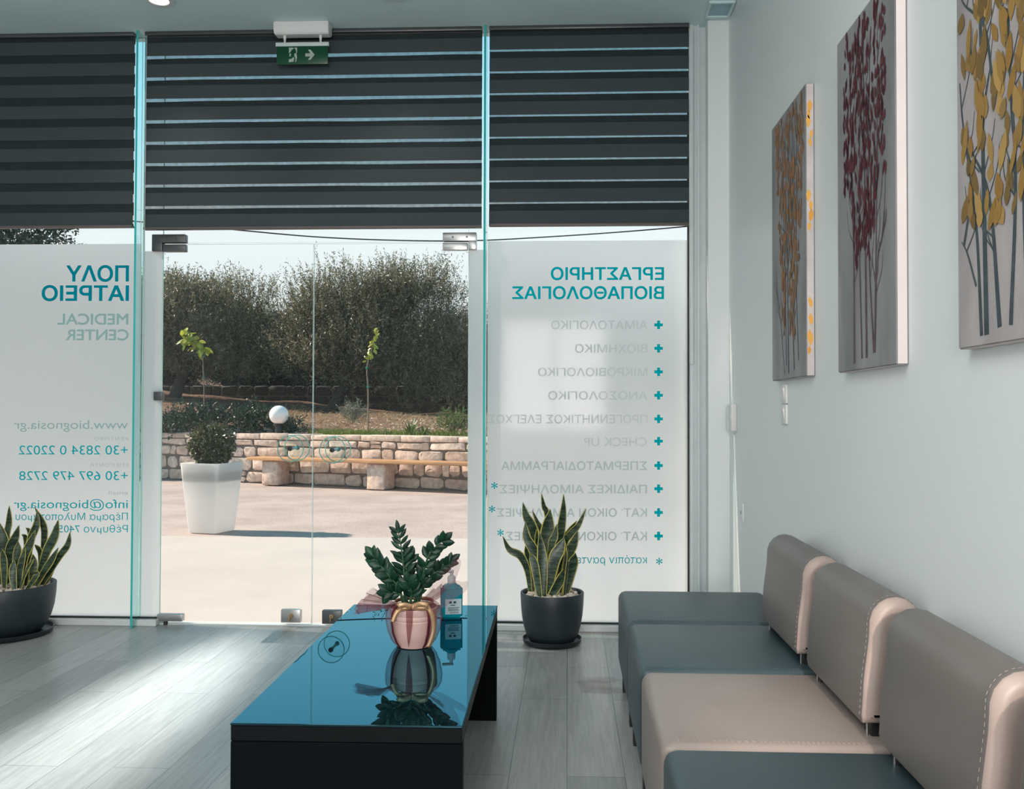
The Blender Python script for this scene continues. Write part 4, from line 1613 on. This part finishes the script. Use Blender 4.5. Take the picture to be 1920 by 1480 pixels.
rb = ribbon('ribbon_bow', [(.064 * math.cos(t), .064 * math.sin(t), .143) for t in [k * math.pi / 10 for k in range(21)]], .012, zp)
ribbon('ribbon_loop', [(.005, -.070, .142), (-.018, -.082, .150), (-.036, -.085, .146), (-.030, -.080, .136), (.0, -.072, .140)], .016, rb)
ribbon('ribbon_loop', [(.005, -.070, .142), (.03, -.080, .152), (.052, -.078, .150), (.055, -.070, .140), (.03, -.070, .138), (.005, -.072, .141)], .017, rb)
ribbon('ribbon_tail', [(-.028, -.080, .142), (-.040, -.088, .128), (-.048, -.092, .110), (-.052, -.094, .098)], .014, rb, (1, .3, .2))
ribbon('ribbon_tail', [(.052, -.070, .146), (.066, -.070, .125), (.074, -.066, .095), (.074, -.064, .06), (.062, -.066, .022), (.056, -.066, .012)], .015, rb, (1, .4, 0))

# ------------------------------------------------------------------ hand gel bottle on the table
sb = empty('gel_bottle', (-.432, 3.385, TZ), R(14))
tag(sb, 'blue hand gel pump bottle on the table behind the gift plant', 'bottle')
bm = bmesh.new()
add_box(bm, -.040, .040, -.026, .026, 0, .118)
for v in bm.verts:
    if v.co.z < .05:
        v.co.x *= .97
        v.co.y *= .97
bmesh.ops.bevel(bm, geom=bm.edges[:], offset=.008, segments=4, affect='EDGES')
add_lathe(bm, [(.030, .112), (.026, .121), (.018, .127), (.014, .131)], 24, close_bottom=False, close_top=True)
obj('bottle_body', bm, SANIB, sb, True, 50)
lb = box('label', -.026, .034, -.0270, -.0262, .018, .074, LABELM, sb)
bm = bmesh.new()
for (x0, x1, z0, z1) in ((-.012, -.002, .058, .066), (.004, .014, .058, .066), (-.006, .01, .050, .053), (-.016, .026, .041, .043), (-.016, .022, .036, .038), (-.016, .026, .031, .033)):
    add_box(bm, x0, x1, -.0275, -.0271, z0, z1)
for k in range(9):
    add_box(bm, -.008 + k * .0036, -.0064 + k * .0036, -.0275, -.0271, .021, .028)
obj('label_print', bm, INKM, lb)
bm = bmesh.new()
add_lathe(bm, [(.0155, .127), (.0155, .150), (.013, .155), (.006, .156), (.006, .170)], 20, close_top=True)
add_box(bm, -.034, .008, -.007, .007, .168, .177, .003, 2)
obj('pump', bm, PUMPM, sb, True, 50)

# ------------------------------------------------------------------ outdoors: yard
structure(box('ground', -60, 60, FY + .06, 60, -.30, -.012, CONC2), 'worn concrete yard before the shopfront')
structure(box('entrance_slab', -14, 14, FY + .06, 8.62, -.10, .0, CONC1), 'smooth pale concrete apron outside the door')

# garden wall of coursed rubble, in its own frame: x along the wall, y away from the room
WANG = R(-20)
WORG = Vector((-6.822, 15.70, 0))


def wall_pt(x, y, z=0.):
    c, s = math.cos(WANG), math.sin(WANG)
    return Vector((WORG.x + x * c - y * s, WORG.y + x * s + y * c, z))


def wall_local(X, Y):
    c, s = math.cos(WANG), math.sin(WANG)
    dx, dy = X - WORG.x, Y - WORG.y
    return dx * c + dy * s, -dx * s + dy * c


def rubble(bm, x0, x1, z0, z1, y, rnd, hmin, hmax, wmin, wmax, gap=.018, bulge=.022, mi=0):
    z = z0
    while z < z1 - .03:
        h = min(rnd.uniform(hmin, hmax), z1 - z)
        if z1 - (z + h) < hmin * .7:
            h = z1 - z
        x = x0
        while x < x1 - .02:
            w = min(rnd.uniform(wmin, wmax) * (1 if rnd.random() > .2 else .5), x1 - x)
            # sometimes two small stones stacked
            parts = [(z, h)] if rnd.random() > .22 or w > .3 else [(z, h * .5), (z + h * .5, h * .5)]
            for (pz, ph) in parts:
                a, b, c, d = x + gap / 2, x + w - gap / 2, pz + gap / 2, pz + ph - gap / 2
                cut = min(b - a, d - c) * rnd.uniform(.10, .30)
                out = [(a + cut, c), (b - cut, c), (b, c + cut), (b, d - cut), (b - cut, d), (a + cut, d), (a, d - cut), (a, c + cut)]
                jit = lambda: rnd.uniform(-.014, .014)
                out = [(p + jit(), q + jit()) for p, q in out]
                mx, mz = (a + b) / 2, (c + d) / 2
                o0 = [bm.verts.new((p, y + .01, q)) for p, q in out]
                o1 = [bm.verts.new((mx + (p - mx) * .96, y - bulge * .55, mz + (q - mz) * .94)) for p, q in out]
                o2 = [bm.verts.new((mx + (p - mx) * .86 + jit(), y - bulge + jit() * .5, mz + (q - mz) * .84 + jit())) for p, q in out]
                for k in range(8):
                    k2 = (k + 1) % 8
                    bm.faces.new((o0[k], o0[k2], o1[k2], o1[k])).material_index = mi
                    bm.faces.new((o1[k], o1[k2], o2[k2], o2[k])).material_index = mi
                bm.faces.new(o2).material_index = mi
            x += w
        z += h


rnd = random.Random(21)
bm = bmesh.new()
add_box(bm, -8, 11, .0, .34, -.05, .80, mi=1)
rubble(bm, -8, 11, 0, .73, 0, rnd, .17, .29, .20, .66, .022, .020, mi=0)
x = -8
while x < 11:      # flat coping stones
    w = rnd.uniform(.35, .75)
    add_box(bm, x + .006, x + w - .006, -.02, .36, .735 + rnd.uniform(-.006, .006), .825 + rnd.uniform(-.012, .012), .014, 2, mi=0)
    x += w
gw = obj('garden_wall', bm, [STONE, MORTAR], None, True, 35)
gw.location = WORG
gw.rotation_euler = (0, 0, WANG)
structure(gw, 'pale coursed stone retaining wall along the yard')

# bench against the wall
bl0 = wall_local(*(at_y(455, 861, 14.55).xy))[0]
bn = empty('bench', wall_pt(bl0 + 2, -.24), WANG)
tag(bn, 'long wooden plank bench on stone blocks along the garden wall', 'bench')
box('seat_plank', -2.0, 4.2, -.22, .18, .405, .455, BENCHW, bn, .006)
for k, lx in enumerate((.42, 2.42, 4.5)):
    bm = bmesh.new()
    add_box(bm, -2 + lx - .17, -2 + lx + .15, -.16, .17, 0, .404, .03, 2)
    rr = random.Random(k)
    for v in bm.verts:
        v.co.x += rr.uniform(-.012, .012)
        v.co.y += rr.uniform(-.012, .012)
    lg = obj('stone_leg', bm, STONE, bn, True, 50)
    lg.location.x = 0

# hillside behind the wall


def hill(x, y):
    d = max(0, y - .34)
    left = max(0, -(x + 6.5)) * .10 * min(1, d / 12)
    return .80 + .022 * min(d, 19) + left + .05 * math.sin(x * .6 + y * .4) * min(1, d * .4) + .03 * math.sin(x * 1.7 + 1.1 * y) * min(1, d * .5)


def hill_at(X, Y):
    return hill(*wall_local(X, Y))


nx, ny = 170, 110
xs = np.linspace(-40, 40, nx)
ys = np.concatenate([np.linspace(.33, 8, 50), np.linspace(8.4, 50, ny - 50)])
rg = np.random.default_rng(3)
verts, faces = [], []
for j, yv in enumerate(ys):
    for i, xv in enumerate(xs):
        verts.append((xv, yv, hill(xv, yv) + (rg.normal() * .014 if j else 0)))
for j in range(ny - 1):
    for i in range(nx - 1):
        a = j * nx + i
        faces.append((a, a + 1, a + nx + 1, a + nx))
me = bpy.data.meshes.new('hillside')
me.from_pydata(verts, [], faces)
hs = link_mesh('hillside', me, SOILO, None, True, 0)
hs.location = WORG
hs.rotation_euler = (0, 0, WANG)
structure(hs, 'rising bank of dry red soil behind the garden wall')

# rough field wall higher up
rnd = random.Random(5)
bm = bmesh.new()
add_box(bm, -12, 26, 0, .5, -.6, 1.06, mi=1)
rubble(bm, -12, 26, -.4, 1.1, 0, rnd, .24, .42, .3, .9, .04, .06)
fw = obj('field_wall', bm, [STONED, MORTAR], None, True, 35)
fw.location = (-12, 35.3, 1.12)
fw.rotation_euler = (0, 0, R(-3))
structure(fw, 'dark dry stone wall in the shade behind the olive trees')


# ------------------------------------------------------------------ plants outdoors
def leaf_cloud(name, mat, blobs, twigs, per, tlen, llen, lwid, seed, parent=None, up=.5, droop=0., shell=.45, clusters=0, crad=.3):
    """foliage as leaves set along many short twigs that fill the given ellipsoids"""
    r = np.random.default_rng(seed)
    B = np.array([b[0] + b[1] for b in blobs], float)
    wgt = (B[:, 3] * B[:, 5]) ** 1.0
    idx = r.choice(len(B), twigs, p=wgt / wgt.sum())
    d = r.normal(size=(twigs, 3))
    d /= np.linalg.norm(d, axis=1)[:, None]
    rad = shell + (1 - shell) * r.random(twigs) ** .6
    base = B[idx, :3] + d * B[idx, 3:] * rad[:, None]
    if clusters:        # boughs: twigs gather round a limited number of centres
        pick = r.integers(0, clusters, twigs)
        off = r.normal(size=(twigs, 3)) * crad * np.array([1, 1, .75])
        base = base[:clusters][pick] + off
        d = d[:clusters][pick] * .8 + off / (np.linalg.norm(off, axis=1)[:, None] + 1e-6) * .5
    td = d * .7 + np.array([0, 0, up]) + r.normal(size=(twigs, 3)) * .35
    td /= np.linalg.norm(td, axis=1)[:, None]
    tl = tlen * r.uniform(.5, 1.25, twigs)
    n = twigs * per
    t = np.tile(np.linspace(0, 1, per), twigs)
    ti = np.repeat(np.arange(twigs), per)
    p = base[ti] + td[ti] * (tl[ti] * t)[:, None]
    p[:, 2] -= droop * (t ** 2) * tl[ti]
    ld = td[ti] * .55 + r.normal(size=(n, 3)) * .6
    ld /= np.linalg.norm(ld, axis=1)[:, None]
    nn = r.normal(size=(n, 3)) + np.array([0, 0, .4])
    lat = np.cross(ld, nn)
    lat /= np.linalg.norm(lat, axis=1)[:, None]
    L_ = llen * r.uniform(.65, 1.25, n)[:, None]
    W_ = lwid * r.uniform(.7, 1.2, n)[:, None] / 2
    nv = np.cross(lat, ld)
    v = np.stack([p, p + ld * L_ * .5 + lat * W_ + nv * W_ * .3, p + ld * L_, p + ld * L_ * .5 - lat * W_ + nv * W_ * .3], 1).reshape(-1, 3)
    me = bpy.data.meshes.new(name)
    me.vertices.add(n * 4)
    me.vertices.foreach_set('co', v.ravel())
    me.loops.add(n * 4)
    me.loops.foreach_set('vertex_index', np.arange(n * 4))
    me.polygons.add(n)
    me.polygons.foreach_set('loop_start', np.arange(0, n * 4, 4))
    me.update(calc_edges=True)
    return link_mesh(name, me, mat, parent)


def branchy(bm, base, top, r0, seed, spread, levels=2, n=4, bend=.15):
    rnd = random.Random(seed)

    def grow(p, q, r, lev):
        m = (p + q) / 2 + Vector((rnd.uniform(-1, 1), rnd.uniform(-1, 1), rnd.uniform(-.3, .3))) * bend * (q - p).length
        P = catmull([p, m, q], 8)
        add_tube(bm, P, [r * (1 - .45 * i / 8) for i in range(9)], 8 if lev else 10)
        if lev < levels:
            for k in range(n if lev else n):
                L_ = (q - p).length * rnd.uniform(.6, .85)
                d = ((q - p).normalized() * .55 + Vector((rnd.uniform(-1, 1), rnd.uniform(-1, 1), rnd.uniform(-.1, .7))) * spread).normalized()
                grow(q - (q - p) * rnd.uniform(0, .25), q + d * L_, r * .52, lev + 1)
    grow(Vector(base), Vector(top), r0, 0)


def tree(name, X, Y, label, cat, group, blobs, leaf, twigs, per, tlen, llen, lwid, trunk, seed, up=.5, lean=(0, 0), th=1.0, droop=0., clusters=0, crad=.3):
    z = hill_at(X, Y)
    root = empty(name, (X, Y, z))
    tag(root, label, cat, group)
    bm = bmesh.new()
    branchy(bm, (0, 0, -.15), (lean[0], lean[1], th), trunk, seed, .8)
    obj('trunk', bm, BARK, root, True, 0)
    leaf_cloud('foliage', leaf, blobs, twigs, per, tlen, llen, lwid, seed, root, up, droop, .45, clusters, crad)
    return root


OG = 'olive trees on the bank'
K = 1.9


def sc(blobs, k=K):
    return [(tuple(k * c for c in p), tuple(k * c for c in q)) for p, q in blobs]


tree('olive_tree', -8.50, 32.0, 'big central olive tree with leaning trunk, tallest crown through the door', 'tree', OG,
     sc([((.9, .2, 1.62), (1.70, 1.0, .95)), ((.2, 0, 1.3), (1.20, .9, .75)), ((1.5, .3, 1.1), (1.35, .9, .85)), ((.45, .2, 2.02), (1.0, .9, .50)), ((1.15, .2, 2.12), (.5, .6, .46)), ((1.85, .2, 2.15), (.55, .6, .45)), ((-.45, 0, 1.1), (.65, .7, .55)), ((.85, -.2, .75), (.75, .4, .42)), ((1.8, .1, .6), (1.0, .6, .45))]),
     OLIVE, 10500, 13, .66, .125, .030, .22, 11, 1.5, (.9, .2), 1.5, 0., 190, .34)
tree('olive_tree', -14.6, 33.0, 'olive tree at the left edge of the door view, dark trunk', 'tree', OG,
     sc([((0, 0, 1.25), (1.5, 1.0, .85)), ((1.0, .2, 1.40), (.9, .8, .75)), ((.1, 0, 1.75), (1.0, .8, .5)), ((-1.0, 0, 1.5), (1.0, .9, .8)), ((1.3, .1, 1.85), (.5, .6, .36)), ((1.1, 0, .85), (.8, .7, .5)), ((.45, 0, 1.95), (.4, .4, .36))]),
     OLIVE, 8500, 13, .62, .125, .030, .24, 12, 1.4, (.5, 0), 1.4, 0., 160, .34)
tree('olive_tree', -2.2, 33.8, 'olive tree at the right edge of the door view', 'tree', OG,
     sc([((0, 0, 1.1), (1.15, 1.0, .85)), ((-.5, 0, .65), (.9, .9, .55)), ((.8, .2, 1.3), (1.0, .9, .85)), ((.3, .1, 1.7), (.6, .6, .4))]),
     OLIVE, 6000, 13, .60, .125, .030, .2, 13, 1.4, (.4, 0), 1.2, 0., 110, .34)
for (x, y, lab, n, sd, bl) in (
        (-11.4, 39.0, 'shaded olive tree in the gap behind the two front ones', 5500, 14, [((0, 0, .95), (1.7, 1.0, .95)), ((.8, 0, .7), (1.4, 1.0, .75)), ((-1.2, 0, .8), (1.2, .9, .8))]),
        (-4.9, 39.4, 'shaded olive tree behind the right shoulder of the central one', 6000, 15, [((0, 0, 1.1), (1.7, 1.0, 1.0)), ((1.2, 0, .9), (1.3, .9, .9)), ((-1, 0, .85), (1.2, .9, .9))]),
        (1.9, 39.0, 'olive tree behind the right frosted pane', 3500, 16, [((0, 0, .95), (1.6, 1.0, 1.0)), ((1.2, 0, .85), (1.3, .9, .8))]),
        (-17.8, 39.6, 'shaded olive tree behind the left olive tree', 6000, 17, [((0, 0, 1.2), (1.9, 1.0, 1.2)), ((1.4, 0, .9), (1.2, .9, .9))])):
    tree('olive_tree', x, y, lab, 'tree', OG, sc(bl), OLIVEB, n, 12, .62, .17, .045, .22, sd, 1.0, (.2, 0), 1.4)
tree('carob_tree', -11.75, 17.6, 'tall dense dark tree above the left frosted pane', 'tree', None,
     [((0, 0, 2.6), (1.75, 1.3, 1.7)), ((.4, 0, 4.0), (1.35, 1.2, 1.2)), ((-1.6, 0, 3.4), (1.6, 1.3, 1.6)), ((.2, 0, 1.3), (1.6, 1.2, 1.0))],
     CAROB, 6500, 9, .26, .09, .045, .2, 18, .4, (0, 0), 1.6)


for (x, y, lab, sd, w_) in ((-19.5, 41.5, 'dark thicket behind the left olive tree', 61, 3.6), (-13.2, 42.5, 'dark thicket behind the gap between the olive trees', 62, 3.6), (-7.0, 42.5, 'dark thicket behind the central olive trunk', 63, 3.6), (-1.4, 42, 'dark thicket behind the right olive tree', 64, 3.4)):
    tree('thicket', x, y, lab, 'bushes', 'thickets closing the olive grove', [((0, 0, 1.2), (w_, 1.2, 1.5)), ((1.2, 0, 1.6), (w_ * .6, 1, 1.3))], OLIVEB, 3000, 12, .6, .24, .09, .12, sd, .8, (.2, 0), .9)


def shrub(name, X, Y, label, mat, r, h, twigs, per, llen, lwid, seed, z=None, up=.6, tl=.18, cat='shrub', group=None):
    z = hill_at(X, Y) if z is None else z
    root = empty(name, (X, Y, z))
    tag(root, label, cat, group)
    bm = bmesh.new()
    rr = random.Random(seed)
    for k in range(7):
        a = rr.uniform(0, 6.28)
        add_tube(bm, catmull([(0, 0, -.05), (r * .3 * math.cos(a), r * .3 * math.sin(a), h * .4), (r * .6 * math.cos(a), r * .6 * math.sin(a), h * .75)], 6), .009, 5)
    obj('stems', bm, SAPBARK, root, True, 0)
    leaf_cloud('foliage', mat, [((0, 0, h * .52), (r, r * .8, h * .45)), ((r * .35, -.05, h * .42), (r * .6, r * .6, h * .34)), ((-r * .4, 0, h * .4), (r * .6, r * .6, h * .34))], twigs, per, tl, llen, lwid, seed, root, up, 0, .25)
    return root


p = at_y(375, 800, 15.72)
shrub('garden_shrub', p.x, 15.72, 'wide dark green shrub behind the white planter', SHRUBG, .52, .50, 330, 12, .06, .026, 31)
p = at_y(475, 800, 15.55)
shrub('garden_shrub', p.x, 15.55, 'dark green shrub left of the globe lamp', SHRUBG, .40, .50, 260, 12, .06, .022, 32)
p = at_y(310, 800, 15.95)
shrub('garden_shrub', p.x, 15.95, 'low dark shrub at the left edge of the door', SHRUBG, .30, .28, 140, 10, .06, .024, 36)
p = at_y(545, 815, 15.28)
shrub('garden_shrub', p.x, 15.28, 'low dark shrub right of the globe lamp', SHRUBG, .26, .24, 110, 10, .05, .022, 33)
p = at_y(663, 780, 20.5)
shrub('garden_shrub', p.x, 20.5, 'small silver grey bush at the foot of the big olive tree', SHRUBS, .28, .46, 190, 10, .055, .014, 34)
p = at_y(405, 740, 17.5)
shrub('garden_shrub', p.x, 17.5, 'thin grey green bush beside the left sapling', SHRUBS, .26, .42, 40, 9, .05, .012, 37)
p = at_y(852, 815, 14.75)
shrub('garden_shrub', p.x, 14.78, 'bright green tufted bush at the right end of the wall', AGAVEM, .26, .34, 130, 8, .09, .014, 35, up=1.1)


def sapling(X, Y, label, pts, leaf_from, nleaf, llen, lwid, seed, spread=.05):
    z = hill_at(X, Y)
    root = empty('sapling', (X, Y, z))
    tag(root, label, 'sapling', 'young saplings behind the wall')
    rr = random.Random(seed)
    P = catmull(pts, 30)
    bm = bmesh.new()
    add_tube(bm, [(0, 0, -.08)] + [tuple(q) for q in P[1:]], [.014 * (1 - .6 * i / 30) for i in range(31)], 6)
    st = obj('stem', bm, SAPBARK, root, True, 0)
    bm = bmesh.new()
    for k in range(nleaf):
        t = leaf_from + (1 - leaf_from) * k / nleaf
        q = P[min(int(t * 30), 30)] + Vector((rr.uniform(-spread, spread), rr.uniform(-spread, spread), rr.uniform(-spread, spread)))
        d = Vector((rr.uniform(-1, 1), rr.uniform(-1, 1), rr.uniform(-.9, .5)))
        leaflet(bm, q, d, Vector((rr.uniform(-.5, .5), -.8, rr.uniform(0, 1))), llen * rr.uniform(.7, 1.2), lwid * rr.uniform(.8, 1.1))
    obj('leaves', bm, YGREEN, root, True, 0)
    for h in (.28, .5, .72):
        q = P[int(h * 30)]
        bm = bmesh.new()
        add_lathe(bm, [(.020, -.018), (.022, 0), (.020, .018)], 10, tuple(q), False)
        obj('plant_tie', bm, TIEM, root)
    return root


a = at_y(384, 742, 19.5)
zl = hill_at(a.x, 19.5)
q = lambda px, py, Y, X0, z0: (at_y(px, py, Y).x - X0, 0, at_y(px, py, Y).z - z0)
sapling(a.x, 19.5, 'sapling with drooping yellow green leaves, left in the door', [(0, 0, 0), q(381, 690, 19.5, a.x, zl), q(375, 655, 19.5, a.x, zl), q(340, 622, 19.5, a.x, zl)], .62, 46, .19, .10, 3, .12)
a = at_y(690, 812, 14.95)
zl = hill_at(a.x, 14.95)
sapling(a.x, 14.95, 'slender staked sapling with yellow leaves at its top, right of door centre', [(0, 0, 0), q(690, 730, 14.95, a.x, zl), q(688, 690, 14.95, a.x, zl), q(697, 655, 14.95, a.x, zl), q(708, 615, 14.95, a.x, zl)], .63, 40, .085, .05, 4, .045)

# grass along the wall, straw and pebbles on the bank


def blades(name, n, xr, yr, mat, hmin, hmax, w, seed, lean=.5, lab=None, cat=None, clump=None):
    r = np.random.default_rng(seed)
    xl = r.uniform(*xr, n)
    yl = r.uniform(*yr, n)
    if clump:
        c = r.choice(len(clump), n)
        cl = np.array(clump)
        xl = cl[c, 0] + r.normal(size=n) * cl[c, 1]
    V, F_ = [], []
    for i in range(n):
        z = hill(xl[i], yl[i]) - .005
        h = r.uniform(hmin, hmax)
        a = r.uniform(0, 6.28)
        dx, dy = math.cos(a) * w, math.sin(a) * w
        lx, ly = r.normal() * lean * h, r.normal() * lean * h
        b = len(V)
        V += [(xl[i] - dx, yl[i] - dy, z), (xl[i] + dx, yl[i] + dy, z), (xl[i] + lx * .4 + dx * .7, yl[i] + ly * .4 + dy * .7, z + h * .6), (xl[i] + lx, yl[i] + ly, z + h), (xl[i] + lx * .4 - dx * .7, yl[i] + ly * .4 - dy * .7, z + h * .6)]
        F_.append((b, b + 1, b + 2, b + 3, b + 4))
    me = bpy.data.meshes.new(name)
    me.from_pydata(V, [], F_)
    o = link_mesh(name, me, mat)
    o.location = WORG
    o.rotation_euler = (0, 0, WANG)
    tag(o, lab, cat, None, 'stuff')
    return o


blades('grass', 2600, (2.4, 7), (.40, .85), GRASSM, .04, .13, .006, 2, .4, 'short green grass growing along the top of the garden wall', 'grass')
blades('dry_straw', 9000, (-9, 9), (.8, 15), STRAWM, .015, .13, .008, 5, 1.6, 'dry straw and stalks lying over the red soil bank', 'straw')
bm = bmesh.new()
rr = random.Random(8)
for i in range(550):
    x, y = rr.gauss(2.5, 2.2), rr.uniform(.6, 11)
    add_sphere(bm, (x, y, hill(x, y)), rr.uniform(.012, .04), 6, 4, rr.uniform(.8, 1.4), 1, .6)
sg = obj('soil_stones', bm, STONE, None, True, 0)
sg.location = WORG
sg.rotation_euler = (0, 0, WANG)
tag(sg, 'loose pale stones scattered on the soil around the olive trunk', 'stones', None, 'stuff')

for (px, py, Y, lab, s, seed) in ((770, 812, 14.85, 'spiky green rosette plant on the wall top near the sapling', .30, 1), (795, 815, 14.72, 'small pale green rosette plant beside the spiky one', .17, 2)):
    X = at_y(px, py, Y).x
    rt = empty('rosette_plant', (X, Y, hill_at(X, Y)))
    tag(rt, lab, 'plant', 'rosette plants on the wall top')
    rr = random.Random(seed)
    bm = bmesh.new()
    for k in range(22):
        a = rr.uniform(0, 6.28)
        e = rr.uniform(.3, 1.3)
        leaflet(bm, Vector((0, 0, .0)), Vector((math.cos(a) * math.cos(e), math.sin(a) * math.cos(e), math.sin(e))), Vector((math.cos(a) * -.6, math.sin(a) * -.6, 1)), s * rr.uniform(.7, 1.1), .045)
    obj('leaf_rosette', bm, AGAVEM, rt, True, 0)

# globe lamp on the wall
gx = at_y(523, 782, 15.1)
gl = empty('globe_lamp', (gx.x, 15.1, .82))
tag(gl, 'white globe garden lamp on a short black post on the stone wall', 'lamp')
bm = bmesh.new()
add_lathe(bm, [(.085, .0), (.085, .02), (.060, .03), (.056, .10), (.058, .15), (.085, .16), (.085, .175), (.05, .18)], 24, close_top=True)
obj('post', bm, BLACKMET, gl, True, 40)
bm = bmesh.new()
add_sphere(bm, (0, 0, .322), .160, 36, 22)
obj('globe', bm, GLOBEM, gl, True, 0)

# translucent square planter with a clipped ball
pl = empty('potted_boxwood', (-3.575, 9.0, 0), R(-15))
tag(pl, 'clipped boxwood ball in a tall white square planter on the yard', 'potted plant')
bm = bmesh.new()


def ring(h, z, inset=0.):
    out = []
    for (sx, sy_) in ((1, 1), (-1, 1), (-1, -1), (1, -1)):
        for k in range(5):
            a = math.atan2(sy_, sx) - math.pi / 4 + k / 4 * math.pi / 2
            rc = .03
            out.append(bm.verts.new((sx * (h - rc - inset) + rc * math.cos(a), sy_ * (h - rc - inset) + rc * math.sin(a), z)))
    return out


prs = [(.160, .0, 0), (.165, .02, 0), (.195, .35, 0), (.222, .675, 0), (.222, .69, 0), (.222, .69, .016), (.215, .60, .016)]
prev = None
for (h, z, ins) in prs:
    cur = ring(h, z, ins)
    if prev:
        for k in range(20):
            bm.faces.new((prev[k], prev[(k + 1) % 20], cur[(k + 1) % 20], cur[k]))
    else:
        bm.faces.new(list(reversed(cur)))
    prev = cur
obj('planter', bm, PLANTERW, pl, True, 50)
box('soil', -.192, .192, -.192, .192, .50, .632, SOILM, pl)
bm = bmesh.new()
rr = random.Random(2)
for k in range(9):
    a = rr.uniform(0, 6.28)
    add_tube(bm, catmull([(0, 0, .62), (.05 * math.cos(a), .05 * math.sin(a), .72), (.13 * math.cos(a), .13 * math.sin(a), .88)], 6), .007, 5)
obj('stems', bm, SAPBARK, pl, True, 0)
leaf_cloud('foliage', BOX, [((0, 0, .875), (.195, .195, .17)), ((0, 0, .78), (.14, .14, .12)), ((0, 0, .70), (.08, .08, .08))], 1500, 9, .055, .032, .020, 41, pl, .3, 0, .45)

# power cable across the yard
bm = bmesh.new()
cp = [at_y(x, y, 40.0 + .002 * (x - 800)) for x, y in ((-700, 290), (100, 398), (430, 430), (620, 446), (830, 452), (1000, 446), (1296, 424), (1800, 372), (2500, 280))]
add_tube(bm, catmull([tuple(q) for q in cp], 60), .030, 6)
tag(obj('power_cable', bm, CABLEM, None, True, 0), 'thin black overhead cable sagging across the sky above the trees', 'cable')
